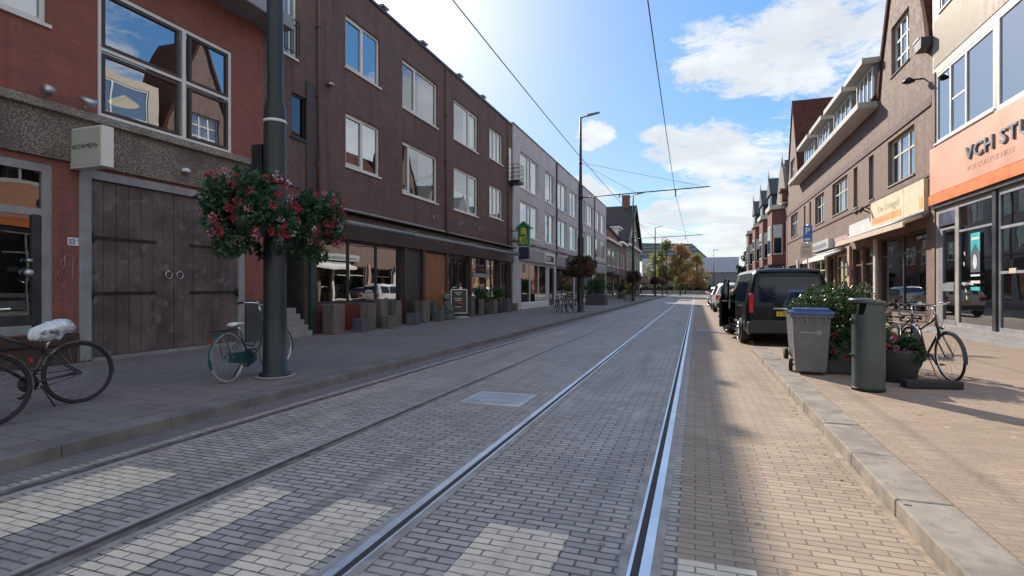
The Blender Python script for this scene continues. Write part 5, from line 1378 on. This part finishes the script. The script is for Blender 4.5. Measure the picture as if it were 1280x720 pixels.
def van():
    r = empty('van', (0,0,0), 'black passenger van at the right kerb with yellow plate and front door ajar', 'van')
    H = 1.93
    st = [(0,.87,.42,1.06,1.74,.70),(.03,.915,.38,1.06,1.84,.725),(.10,.95,.33,1.06,H-.035,.755),(.28,.965,.27,1.06,H-.005,.78),(1.2,.97,.26,1.06,H,.79),(3.0,.97,.26,1.06,H-.01,.785),
          (3.35,.965,.26,1.05,H-.07,.765),(3.75,.96,.26,1.04,1.58,.75),(4.12,.95,.26,1.04,1.20,.74),(4.5,.93,.27,.98,1.09,.70),(4.82,.87,.28,.86,.93,.66),(4.95,.76,.34,.72,.78,.58)]
    loft_body('body', st, M['vanpaint'], r, (.95, 4.02), .34)
    # rear: window, lights, plate, bumper, handle
    X = -.004
    m = MB(); m.prism([(-.70,1.10),(.70,1.10),(.66,1.66),(.6,1.72),(-.6,1.72),(-.66,1.66)], X-.006, X+.02, 'x'); m.build('rear_window', M['carglass'], r, bevel=.006)
    for s in (-1, 1):
        m = MB(); m.prism([(s*.80,.84),(s*.895,.84),(s*.885,1.30),(s*.83,1.34),(s*.79,1.26)], X-.014, .10, 'x'); m.build('tail_light', M['taillight'], r, bevel=.01)
        m = MB(); m.box(X-.035, .03, s*.70, s*.86, .50, .56); m.build('reflector', M['taillight'], r, bevel=.005)
    m = MB(); m.prism([(-.93,.34),(.93,.34),(.93,.60),(.80,.66),(-.80,.66),(-.93,.60)], -.045, .12, 'x'); m.build('rear_bumper', M['plastic'], r, bevel=.02)
    m = MB(); m.box(X-.02, X+.01, -.30, .34, .735, .90); m.build('plate_recess', M['vanpaint'], r, bevel=.006)
    m = MB(); m.box(X-.026, X-.021, -.24, .28, .765, .875); pl = m.build('number_plate', M['plate'], r)
    text('V-70-HXX', .105, (X-.028, .245, .785), (0,-1,0), M['black'], pl, 'plate_text', .0005, sx=.82, bold=.002)
    m = MB(); m.box(X-.02, X+.01, -.35, .35, .93, .965); m.build('tailgate_trim', M['chrome'], r, bevel=.004)
    m = MB(); m.tube([(X-.004,.0,1.12),(X-.03,.2,1.2),(X-.03,.5,1.28)], .008, 5); m.build('rear_wiper', M['plastic'], r)
    m = MB(); m.box(-.02, .22, -.66, .66, H-.09, H-.06); m.build('roof_spoiler', M['vanpaint'], r, bevel=.008)
    # side windows lying on the sloping glasshouse
    def sidepos(z, s):
        t = (z-1.06)/(1.83-1.06); return s*(.955+(.812-.955)*t+.006)
    def sw(x0, x1, x2, x3, nm, s):
        z0, z1 = 1.10, 1.66
        a = [(x0, sidepos(z0,s), z0), (x1, sidepos(z0,s), z0), (x2, sidepos(z1,s), z1), (x3, sidepos(z1,s), z1)]
        b = [(p[0], p[1]-s*.03, p[2]) for p in a]
        m = MB(); m.add(a+b, [(0,1,2,3),(4,5,6,7),(0,1,5,4),(1,2,6,5),(2,3,7,6),(3,0,4,7)]); m.build(nm, M['carglass'], r, bevel=.004)
    for s in (-1, 1):
        sw(.22, 1.35, 1.35, .30, 'side_window', s); sw(1.42, 2.5, 2.5, 1.42, 'side_window', s)
        if s < 0: sw(2.6, 3.9, 3.35, 2.6, 'side_window', s)
        m = MB(); m.box(1.0, 3.4, s*.955, s*.985, .50, .57); m.build('side_rub_strip', M['plastic'], r, bevel=.005)
        m = MB(); m.box(1.45, 3.3, s*.93, s*.965, .24, .32); m.build('side_sill', M['plastic'], r, bevel=.005)
        m = MB(); m.box(.4, 1.38, s*.962, s*.978, .985, 1.0); m.build('door_rail', M['plastic'], r)
        m = MB(); m.box(1.55, 1.72, s*.965, s*.99, .92, .955); m.build('door_handle', M['vanpaint'], r, bevel=.006)
        for x, t_ in ((.95, 0), (4.02, R(24))): car_wheel(r, x, s*.93, s, .335, turn=t_)
    m = MB(); m.add([(3.40,-.70,1.80),(3.40,.70,1.80),(4.10,.78,1.24),(4.10,-.78,1.24)], [(0,1,2,3)]); m.add([(3.41,-.70,1.83),(3.41,.70,1.83),(4.13,.78,1.26),(4.13,-.78,1.26)], [(0,1,2,3)]); m.build('windscreen', M['carglass'], r, recalc=False)
    for s in (-1, 1):
        m = MB(); m.prism([(s*.55,.72),(s*.84,.74),(s*.80,.92),(s*.6,.88)], 4.70, 4.93, 'x'); m.build('headlight', M['chrome'], r, bevel=.01)
    # left front door, ajar (hinge at its front edge)
    hx, hy = 3.72, .955; ang = R(180-17); rot = Matrix.Rotation(ang, 3, 'Z')
    def Dp(u, z, t=0): p = rot @ Vector((u, -t, 0)); return (hx+p.x, hy+p.y-max(0,(z-1.06))*.19, z)
    m = MB(); th = .07
    pts = [(0.0,.30),(1.08,.30),(1.10,1.06),(.0,1.04)]
    a = [Dp(u, z, 0) for u, z in pts]; b = [Dp(u, z, th) for u, z in pts]
    m.add(a+b, [(0,1,2,3),(4,5,6,7),(0,1,5,4),(1,2,6,5),(2,3,7,6),(3,0,4,7)])
    for u0, z0, u1, z1 in ((0,1.04,.52,1.70),(.52,1.70,1.06,1.70),(1.06,1.70,1.09,1.04)):
        m.tube([Dp(u0, z0, .03), Dp(u1, z1, .03)], .028, 6)
    dr = m.build('front_door', M['vanpaint'], r, bevel=.008)
    m = MB(); m.add([Dp(.05,1.07,.03),Dp(1.06,1.07,.03),Dp(1.04,1.68,.03),Dp(.53,1.68,.03)], [(0,1,2,3)]); m.build('door_window', M['carglass'], dr, recalc=False)
    m = MB(); c = Vector(Dp(.22,1.16,-.16)); m.ball(c, (.06,.12,.11)); m.tube([Dp(.2,1.1,0), c], .02, 6); m.build('mirror', M['plastic'], dr)
    m = MB(); m.tube([Dp(.6,.62,.10), Dp(.95,.6,.10)], .03, 6); m.add([Dp(.98,.42,.072),Dp(1.07,.42,.072),Dp(1.07,.5,.072),Dp(.98,.5,.072)], [(0,1,2,3)]); m.build('door_trim', M['taillight'], dr, recalc=False)
    m = MB(); c = Vector((3.62,-1.11,1.16)); m.ball(c, (.06,.12,.11)); m.tube([(3.66,-.93,1.1), c], .02, 6); m.build('mirror', M['plastic'], r)
    m = MB(); m.box(.5,.62,-.02,.02,H+.015,H+.07); m.build('roof_antenna', M['plastic'], r)
    r.location = (2.13, 14.3, 0); r.rotation_euler = (0, 0, R(93.0)); 
van()

def car(x, y, paint, label, k=1., h=1.48, rz=90, estate=False):
    r = empty('parked_car', (0,0,0), label, 'car', 'cars parked beyond the van')
    if estate: tail = [(0,.78,.42,.90,1.05,.60),(.05,.83,.32,.93,1.18,.60),(.22,.86,.26,.93,h-.12,.60),(.6,.88,.23,.93,h-.01,.62)]
    else: tail = [(0,.74,.42,.88,.98,.58),(.05,.82,.32,.92,1.06,.58),(.2,.86,.26,.93,1.14,.58),(.75,.88,.23,.93,h-.06,.60)]
    st = tail+[(1.5,.89,.22,.93,h,.62),(2.3,.89,.22,.92,h-.01,.62),(2.75,.88,.22,.92,h-.14,.60),(3.25,.87,.22,.90,1.02,.62),(3.8,.83,.24,.78,.88,.58),(4.08,.74,.30,.66,.72,.5)]
    loft_body('body', st, M[paint], r, (.72, 3.25), .31)
    def sp(z, s): return s*(.872+(.655-.872)*(z-.93)/(h-.10-.93)+.008)
    for s in (-1, 1):
        z0, z1 = .95, h-.16
        for x0, x1, x2, x3 in ((.55 if not estate else .3,1.35,1.35,.85 if not estate else .45),(1.42,2.2,2.2,1.42),(2.26,3.0,2.55,2.26)):
            a = [(x0,sp(z0,s),z0),(x1,sp(z0,s),z0),(x2,sp(z1,s),z1),(x3,sp(z1,s),z1)]; b = [(p[0],p[1]-s*.03,p[2]) for p in a]
            m = MB(); m.add(a+b, [(0,1,2,3),(4,5,6,7),(0,1,5,4),(1,2,6,5),(2,3,7,6),(3,0,4,7)]); m.build('side_window', M['carglass'], r)
        m = MB(); m.box(-.03 if estate else -.02, .10, s*.60, s*.80, .72, .92); m.build('tail_light', M['taillight'], r, bevel=.01)
        m = MB(); m.ball((2.85, s*1.0, 1.0), (.05,.10,.07)); m.build('mirror', M[paint], r)
        for wx in (.72, 3.25): car_wheel(r, wx, s*.86, s, .31)
    m = MB()
    if estate: m.add([(.02,-.58,1.0),(.02,.58,1.0),(.17,.54,h-.18),(.17,-.54,h-.18)], [(0,1,2,3)])
    else: m.add([(.15,-.60,1.10),(.15,.60,1.10),(.66,.55,h-.10),(.66,-.55,h-.10)], [(0,1,2,3)])
    for i, v in enumerate(m.v): m.v[i] = (v[0]-.03, v[1], v[2]+.02)
    m.build('rear_window', M['carglass'], r, recalc=False)
    m = MB(); m.add([(2.80,-.56,h-.12),(2.80,.56,h-.12),(3.27,.62,1.05),(3.27,-.62,1.05)], [(0,1,2,3)]); m.build('windscreen', M['carglass'], r, recalc=False)
    m = MB(); m.box(-.045,-.035,-.26,.26,.58,.69); m.build('number_plate', M['plate'], r)
    m = MB(); m.prism([(-.78,.30),(.78,.30),(.78,.50),(-.78,.50)], -.03, .1, 'x'); m.build('rear_bumper', M['plastic'], r, bevel=.02)
    r.location = (x, y, 0); r.rotation_euler = (0,0,R(rz)); r.scale = (k,k,k)
car(2.05, 20.9, 'redcar', 'red car almost hidden in front of the black van', rz=91.5)
car(2.0, 33.5, 'whitecar', 'white car, nearest of the pale cars seen beyond the van', 1.1, 1.6, 91, True)
car(1.95, 40.5, 'silver', 'silver hatchback, second of the pale cars beyond the van', 1.05, rz=91)
car(2.0, 47.5, 'whitecar', 'white hatchback, third of the pale cars beyond the van', 1.05, rz=90)
car(2.1, 54.5, 'silver', 'silver estate, farthest of the pale cars beyond the van', 1.05, 1.5, 90, True)

# ================================================================ STREET FURNITURE
def wheelie(label, lid_open=0):
    r = empty('wheelie_bin', (0,0,0), label, 'bin', 'grey wheelie bins with blue lids at the kerb')
    # local: front faces -y (camera), origin at ground centre
    def sec(z, w, d0, d1): return [(-w,d0,z),(w,d0,z),(w,d1,z),(-w,d1,z)]
    m = MB(); S_ = [sec(.04,.205,-.20,.20), sec(.30,.225,-.235,.225), sec(.86,.255,-.29,.27), sec(.93,.26,-.30,.28)]
    vs = [p for s in S_ for p in s]; fs = [(3,2,1,0)]+[(i*4+k, i*4+(k+1) % 4, i*4+4+(k+1) % 4, i*4+4+k) for i in range(3) for k in range(4)]+[(12,13,14,15)]
    m.add(vs, fs); b = m.build('body', M['bin'], r, bevel=.025)
    m = MB(); m.prism([(-.285,-.325),(.285,-.325),(.285,.30),(-.285,.30)], .885, .95, 'z'); m.build('rim', M['bin'], r, bevel=.012)
    m = MB()
    for x in (-.19,-.06,.06,.19): m.box(x-.012, x+.012, -.322, -.27, .80, .89)
    m.build('rib', M['bin'], r)
    # lid
    P_ = [(-.30,-.34),(.30,-.34),(.30,.27),(-.30,.27)]
    m = MB(); m.prism(P_, .952, .975, 'z'); m.prism([(-.24,-.27),(.24,-.27),(.24,.20),(-.24,.20)], .973, 1.02, 'z')
    m.box(-.30,.30,-.352,-.325,.925,.975)
    if lid_open:
        Rx = Matrix.Translation((0,.30,.96)) @ Matrix.Rotation(-lid_open, 4, 'X') @ Matrix.Translation((0,-.30,-.96))
        m.v = [tuple(Rx @ Vector(v)) for v in m.v]
    m.build('lid', M['bin_lid'], r, bevel=.012)
    m = MB(); m.cyl((-.22,.335,.93),(.22,.335,.93),.016); m.box(-.22,-.19,.26,.34,.90,.95); m.box(.19,.22,.26,.34,.90,.95); m.build('handle', M['bin'], r)
    for s in (-1, 1):
        m = MB(); m.cyl((s*.235,.22,.10),(s*.29,.22,.10),.10,n=20); m.build('wheel', M['rubber'], r)
    m = MB(); m.cyl((-.25,.22,.10),(.25,.22,.10),.012); m.build('axle', M['iron'], r)
    # small round emblem and a line of print on the front
    m = MB(); m.ring((.10,-.272,.655),(0,1,0),.026,.006,14,4); m.ball((.10,-.27,.655),(.008,.004,.008)); em = m.build('emblem', M['signface'], r)
    m = MB()
    for i in range(11): m.box(-.15+i*.019, -.15+i*.019+.012, -.272, -.262, .649, .662)
    m.build('printed_name', M['signface'], r)
    return r
w1 = wheelie('grey wheelie bin with closed blue lid standing at the kerb, nearest the camera'); w1.location = (1.68, 9.30, .12); w1.rotation_euler = (0,0,R(-7))
w2 = wheelie('grey wheelie bin with its blue lid propped open, between the near bin and the van', R(30)); w2.location = (1.88, 10.92, .12); w2.rotation_euler = (0,0,R(4))

def pillar():
    r = empty('litter_bin', (2.12, 8.1, .12), 'round green grey litter bin pillar with slanted cap, right of the wheelie bins', 'litter bin')
    x, y, z = 2.12, 8.02, .12; Rr = .185
    m = MB(); n = 36; vs = []; 
    # outer shell: full cylinder below, half shell above with an opening towards the road
    def ztop(a):   # a measured from the road side (-x)
        d = abs((a+PI) % (2*PI)-PI); return .985 if d < R(62) else (.985+(1.13-.985)*min(1, (d-R(62))/R(4)))
    for k in range(n):
        a = 2*PI*k/n; vs.append((x-Rr*math.cos(a), y+Rr*math.sin(a), z)); vs.append((x-Rr*math.cos(a), y+Rr*math.sin(a), z+ztop(a)))
        vs.append((x-(Rr-.012)*math.cos(a), y+(Rr-.012)*math.sin(a), z+ztop(a))); vs.append((x-(Rr-.012)*math.cos(a), y+(Rr-.012)*math.sin(a), z+.6))
    fs = []
    for k in range(n):
        j = (k+1) % n
        for q in range(3): fs.append((4*k+q, 4*j+q, 4*j+q+1, 4*k+q+1))
    fs.append(tuple(4*k+3 for k in range(n)))
    m.add(vs, fs, False); b = m.build('shell', M['bollard'], r)
    for p in b.data.polygons: p.use_smooth = True
    b.data.set_sharp_from_angle(angle=R(40))
    m = MB(); vs = []; 
    for rr, dz in ((.0,.045),(.20,.02),(.215,.0),(.20,-.03),(.0,-.03)):
        for k in range(n):
            a = 2*PI*k/n; q = (x-rr*math.cos(a)-.015, y+rr*math.sin(a)); vs.append((q[0], q[1], z+1.155+dz+(-(q[0]-x))*.10))
    fs = [(i*n+k, i*n+(k+1) % n, (i+1)*n+(k+1) % n, (i+1)*n+k) for i in range(4) for k in range(n)]
    m.add(vs, fs, True); m.build('cap', M['bollard'], r, merge=True)
    m = MB(); m.cyl((x-.20,y-.06,z+.86),(x-.20,y-.06,z+.93),.02); m.box(x-.205,x-.18,y-.05,y+.05,z+.45,z+.47); m.build('lock', M['iron'], r)
    m = MB(); m.lathe([(Rr+.006,0),(Rr+.006,.04),(Rr,.045)], (x,y,z), 30); m.build('foot_ring', M['iron'], r)
pillar()
m = MB(); m.prism([(2.62,8.28),(3.30,8.42),(3.27,8.62),(2.60,8.48)], .125, .225, 'z')
tag(m.build('kerb_block', M['rubber'], bevel=.02), 'low dark block lying on the pavement under the bicycles at the right', 'block')

def parking_sign():
    r = empty('parking_sign', (5.2, 29.4, .12), 'blue parking sign with white P over a beige plate, before the brick shops', 'sign')
    x, y = 5.2, 29.4
    m = MB(); m.cyl((x,y,.12),(x,y,4.6),.03); m.build('pole', M['metal'], r)
    d = .33
    m = MB(); m.box(x-.2,x+.2,y-.045,y-.033,3.72,4.52); m.build('blue_plate', M['blue_sign'], r, bevel=.004)
    text('P', .42, (x-.12, y-.05, 4.12), 'front', M['white'], r, 'lettering', .001, bold=.01)
    m = MB(); m.box(x-.14,x+.12,y-.05,y-.046,3.80,3.90); m.build('white_symbol', M['white'], r)
    m = MB(); m.box(x-.33,x+.2,y-.045,y-.033,2.95,3.68); m.build('beige_plate', M['cream'], r, bevel=.004)
    m = MB(); 
    for z in (3.5,3.42,3.25,3.15): m.box(x-.24,x+.1,y-.048,y-.046,z,z+.03)
    m.build('plate_text', M['grey_paint'], r)
parking_sign()

def drain():
    r = empty('drain_grate', (-2.43, 6.5, 0), 'rectangular steel drain grate set in the paving between the two tram tracks', 'grate')
    x0,x1,y0,y1 = -2.80,-2.06,6.14,6.80
    m = MB(); m.box(x0,x1,y0,y1,-.02,.0035); m.build('pit', M['groove'], r)
    m = MB()
    m.box(x0-.03,x0,y0-.03,y1+.03,-.02,.009); m.box(x1,x1+.03,y0-.03,y1+.03,-.02,.009); m.box(x0,x1,y0-.03,y0,-.02,.009); m.box(x0,x1,y1,y1+.03,-.02,.009); m.build('frame', M['grate'], r)
    m = MB(); n = 17
    for i in range(n): x = x0+(x1-x0)*(i+.5)/n; m.box(x-.014,x+.014,y0,y1,-.01,.011)
    for k in (1,2): y = y0+(y1-y0)*k/3; m.box(x0,x1,y-.012,y+.012,-.01,.0095)
    m.build('grating', M['grate'], r)
drain()

# stools and tables of squared logs before the restaurant
def log(x, y, w, h, tall, lab, rz=0, mm='log', d=None):
    random.seed(int(x*100+y*10)); d = d or w
    o = MB().box(-w/2,w/2,-d/2,d/2,0,h)
    me = o.mesh('log', bevel=.018)
    for v in me.vertices: v.co += Vector((random.uniform(-.006,.006), random.uniform(-.006,.006), 0))
    ob = link_mesh('log_table' if tall else 'log_stool', me, M[mm], None); ob.location = (x,y,.12); ob.rotation_euler = (0,0,rz)
    tag(ob, lab, 'table' if tall else 'stool', 'log tables before the restaurant' if tall else 'log stools before the restaurant')
A = [(-9.92,12.75,.62,.86,1,'pale squared log table, nearest the stair at the left end of the restaurant row','log'),
     (-9.62,13.62,.50,.40,0,'low log stool just right of the nearest log table','bluegrey_log'),
     (-9.85,14.35,.52,.84,1,'second tall log table from the left in the restaurant row','log'),
     (-9.55,15.05,.48,.42,0,'low log stool right of the second tall log table','log'),
     (-10.05,15.35,.50,.96,1,'taller log table under the restaurant window, behind the second stool','log'),
     (-9.95,16.05,.52,.90,1,'tall pinkish log table in the middle of the restaurant window','log'),
     (-9.72,16.95,.55,.42,0,'low blue grey log stool right of the restaurant window','bluegrey_log'),
     (-9.95,18.05,.60,.84,1,'tall log table before the dark folding door','log'),
     (-9.75,19.0,.55,.42,0,'low log stool before the orange wooden panel','bluegrey_log'),
     (-10.15,19.3,.40,.80,1,'narrow tall log close to the orange wooden panel','bluegrey_log'),
     (-9.98,22.6,.55,.86,1,'dark log table right of the menu board','bluegrey_log'),
     (-9.75,23.5,.30,.80,1,'thin pale log post beside the dark log table','log'),
     (-9.9,25.3,.60,.72,1,'log block between the two leafy pots','log'),
     (-9.9,27.4,.55,.75,1,'last tall log before the end of the restaurant front','bluegrey_log'),
     (-9.95,28.9,.55,.45,0,'last low stool beneath the green sign','log')]
for a in A: log(a[0], a[1], a[2]*.72, a[3], a[4], a[5], random.uniform(-.15,.15), a[6])

def menu_board():
    r = empty('menu_board', (-9.7, 21.2, .12), 'dark menu board in a grey frame on a pale base, before the restaurant entrance', 'sign')
    x, y = -9.72, 20.9
    m = MB(); m.lathe([(.42,0),(.42,.05),(.30,.10),(.05,.12)], (x+.05,y+.1,.12), 22); ob = m.build('base', M['conc'], r)
    a = Vector((.86,.5,0)).normalized(); 
    def P_(u, z, t=0): n_ = Vector((a.y,-a.x,0)); return Vector((x,y,0))+a*u+n_*t+Vector((0,0,z))
    def slab(u0,u1,z0,z1,t0,t1,nm,mm,par):
        m = MB(); p = [P_(u,z,t) for t in (t0,t1) for u, z in ((u0,z0),(u1,z0),(u1,z1),(u0,z1))]
        m.add(p, [(0,1,2,3),(4,5,6,7),(0,1,5,4),(1,2,6,5),(2,3,7,6),(3,0,4,7)]); return m.build(nm, mm, par)
    slab(-.36,.36,.34,1.40,-.02,.02,'frame',M['metal'],r)
    slab(-.32,.32,.38,1.36,.021,.025,'board',M['darkbrown'],r)
    m = MB()
    for z, w in ((1.24,.2),(1.16,.13),(.98,.22),(.9,.16),(.62,.18)):
        p = [P_(u,zz,.028) for u, zz in ((-w,z),(w*.6,z),(w*.6,z+.03),(-w,z+.03))]; m.add(p, [(0,1,2,3)])
    m.build('chalk_lines', M['cream'], r, recalc=False)
    m = MB(); m.ball(P_(-.0,.78,.028), (.18,.05,.07)); m.build('dish_picture', mk('dish_red', (.22,.06,.05), .5), r)
menu_board()

def lion():
    r = empty('stone_statue', (-9.9, 20.1, .12), 'green grey carved stone lion statue seated on a block before the orange wooden panel', 'statue')
    x, y = -9.9, 20.05
    m = MB(); m.box(x-.26,x+.26,y-.26,y+.26,.12,.42); m.build('plinth', M['stone'], r, bevel=.02)
    m = MB(); B = [((0,.04,.62),(.20,.24,.22)),((.02,-.04,.82),(.17,.17,.22)),((.03,-.10,1.06),(.17,.17,.16)),((.05,-.24,1.04),(.10,.10,.08)),((.14,-.1,1.17),(.05,.05,.05)),((-.09,-.1,1.17),(.05,.05,.05)),
                  ((.13,-.16,.55),(.055,.06,.20)),((-.09,-.16,.55),(.055,.06,.20)),((.13,-.20,.45),(.07,.10,.05)),((-.09,-.20,.45),(.07,.10,.05)),((.19,.10,.52),(.08,.15,.13)),((-.16,.10,.52),(.08,.15,.13)),((0,.22,.75),(.06,.08,.24)),((.0,.02,1.08),(.20,.14,.17))]
    for k in range(14): a = 2*PI*k/14; B.append(((.03+.16*math.cos(a), -.06, 1.05+.15*math.sin(a)), (.05,.06,.05)))
    for c, rr in B: m.ball((x+c[0], y+c[1], c[2]), rr, 12, 8)
    o = m.build('lion_figure', M['stone'], r)
    def md(o_): q = o_.modifiers.new('r','REMESH'); q.mode = 'VOXEL'; q.voxel_size = .022; q.use_smooth_shade = True
    evaluated(o, md)
lion()
def kerb_light():
    pass

# ================================================================ CAMERA, SKY, SUN
cam = D.cameras.new('camera'); co = D.objects.new('camera', cam); COL.objects.link(co)
co.location = (0, 0, 1.45); co.rotation_euler = (R(90), 0, math.atan(230/660))
cam.sensor_width = 36; cam.lens = 36*660/1280; cam.clip_end = 3000; cam.clip_start = .05
scene.camera = co

AZ = R(-32.8); EL = R(29.6)    # azimuth from +y towards +x
S = Vector((math.sin(AZ)*math.cos(EL), math.cos(AZ)*math.cos(EL), math.sin(EL)))
sun = D.lights.new('sun', 'SUN'); so = D.objects.new('sun', sun); COL.objects.link(so)
sun.energy = 3.0; sun.angle = R(.53); sun.color = (1, .90, .77)
so.rotation_euler = (-S).to_track_quat('-Z', 'Y').to_euler(); so.location = (-40, 60, 45)

w = D.worlds.new('World'); scene.world = w; w.use_nodes = True
t = NT(w); t.n.clear()
sky = t.new('ShaderNodeTexSky'); sky.sky_type = 'NISHITA'; sky.sun_disc = False; sky.sun_elevation = EL; sky.sun_rotation = AZ
sky.air_density = 1.0; sky.dust_density = .35; sky.ozone_density = 2.0; sky.altitude = 10
tc = t.new('ShaderNodeTexCoord'); sp = t.new('ShaderNodeSeparateXYZ'); t.l.new(tc.outputs['Generated'], sp.inputs[0])
x, y, z = sp.outputs
ay = t.math('MAXIMUM', t.math('ABSOLUTE', y), .12)
a = t.math('DIVIDE', x, ay); b = t.math('DIVIDE', z, ay)
wn = t.new('ShaderNodeTexNoise'); t.l.new(tc.outputs['Generated'], wn.inputs['Vector']); wn.inputs['Scale'].default_value = 7; wn.inputs['Detail'].default_value = 6
wc = t.new('ShaderNodeSeparateColor'); t.l.new(wn.outputs['Color'], wc.inputs[0])
a = t.math('ADD', a, t.math('MULTIPLY', t.math('SUBTRACT', wc.outputs[0], .5), .22)); b = t.math('ADD', b, t.math('MULTIPLY', t.math('SUBTRACT', wc.outputs[1], .5), .14))
zz = t.math('ADD', t.math('MAXIMUM', z, 0.), .12)
cv = t.new('ShaderNodeCombineXYZ'); t.l.new(t.math('DIVIDE', x, zz), cv.inputs[0]); t.l.new(t.math('DIVIDE', y, zz), cv.inputs[1])
n1 = t.noise(cv.outputs[0], 1.3, 10, .66, .35)
n2 = t.noise(cv.outputs[0], 5.5, 9, .72, .5)
def blob(ca, cb, ra, rb, sh=0.):
    da = t.math('DIVIDE', t.math('SUBTRACT', a, ca), ra)
    bb_ = t.math('SUBTRACT', t.math('SUBTRACT', b, cb), t.math('MULTIPLY', t.math('SUBTRACT', a, ca), sh))
    db = t.math('DIVIDE', bb_, rb)
    return t.math('MAXIMUM', t.math('SUBTRACT', 1., t.math('ADD', t.math('MULTIPLY', da, da), t.math('MULTIPLY', db, db))), 0.)
mask = blob(.16, .42, .24, .125, .10)
for q in [(.05,.225,.17,.07,-.22), (.10,.13,.24,.09,0.), (.36,.22,.26,.17,0.), (-.19,.28,.045,.03,0.), (-.20,.19,.07,.035,-.2), (-.06,.12,.12,.04,0.), (.6,.3,.4,.22,0.), (.12,.03,.5,.05,0.)]:
    mask = t.math('MAXIMUM', mask, blob(*q))
back_ = t.ramp(t.math('SUBTRACT', t.math('MULTIPLY', x, .6), t.math('MULTIPLY', y, .8)), -.12, .25, 0, .95)        # scattered clouds in the half behind the camera, seen in the panes
mask = t.math('MAXIMUM', mask, back_)
dens = t.math('ADD', t.math('MULTIPLY', t.math('POWER', mask, .7), .50), t.math('ADD', t.math('MULTIPLY', n1, .85), t.math('MULTIPLY', n2, .85)))
cl = t.ramp(dens, 1.05, 1.27)
shade = t.ramp(t.noise(cv.outputs[0], 2.1, 6, .6), .35, .7, .80, 1.05)
# even out the bright ring round the sun, keep the blue
lumn = t.new('ShaderNodeVectorMath', operation='DOT_PRODUCT'); t.l.new(sky.outputs[0], lumn.inputs[0]); lumn.inputs[1].default_value = (.3, .4, .3)
gain = t.math('MULTIPLY', t.math('POWER', t.math('MAXIMUM', lumn.outputs['Value'], .05), -.6), 1.56)
sv = t.new('ShaderNodeVectorMath', operation='SCALE'); t.l.new(sky.outputs[0], sv.inputs[0]); t.l.new(gain, sv.inputs['Scale'])
hs = t.new('ShaderNodeHueSaturation'); hs.inputs['Saturation'].default_value = 1.27; t.l.new(sv.outputs[0], hs.inputs['Color'])
skyc = t.mix(t.math('MULTIPLY', cl, .92), hs.outputs[0], None)
mixn = skyc.node
ccol = t.new('ShaderNodeVectorMath', operation='SCALE'); ccol.inputs[0].default_value = (3.9, 4.05, 4.2); t.l.new(shade, ccol.inputs['Scale'])
t.l.new(ccol.outputs[0], mixn.inputs[7])
# bright air close round the sun
dn = t.new('ShaderNodeVectorMath', operation='DOT_PRODUCT'); t.l.new(tc.outputs['Generated'], dn.inputs[0]); dn.inputs[1].default_value = S
dd_ = t.math('MAXIMUM', dn.outputs['Value'], 0.)
glow = t.math('ADD', t.math('MULTIPLY', t.math('POWER', dd_, 420.), 9.), t.math('MULTIPLY', t.math('POWER', dd_, 38.), 1.5))
gv = t.new('ShaderNodeVectorMath', operation='SCALE'); gv.inputs[0].default_value = (1., .97, .92); t.l.new(glow, gv.inputs['Scale'])
sm = t.new('ShaderNodeVectorMath', operation='ADD'); t.l.new(skyc, sm.inputs[0]); t.l.new(gv.outputs[0], sm.inputs[1]); skyc = sm.outputs[0]
bg = t.new('ShaderNodeBackground'); bg.inputs['Strength'].default_value = .11; t.l.new(skyc, bg.inputs[0])
ow = t.new('ShaderNodeOutputWorld'); t.l.new(bg.outputs[0], ow.inputs[0])

scene.view_settings.view_transform = 'Standard'; scene.view_settings.look = 'None'
scene.view_settings.exposure = 1.2; scene.view_settings.gamma = 1; scene.view_settings.use_curve_mapping = False
scene.render.engine = 'CYCLES'
cy = scene.cycles; cy.use_denoising = True; cy.max_bounces = 7; cy.diffuse_bounces = 3; cy.glossy_bounces = 3; cy.transparent_max_bounces = 12
cy.transmission_bounces = 3; cy.sample_clamp_indirect = 6; cy.caustics_reflective = False; cy.caustics_refractive = False
try: cy.denoiser = 'OPENIMAGEDENOISE'
except Exception: pass
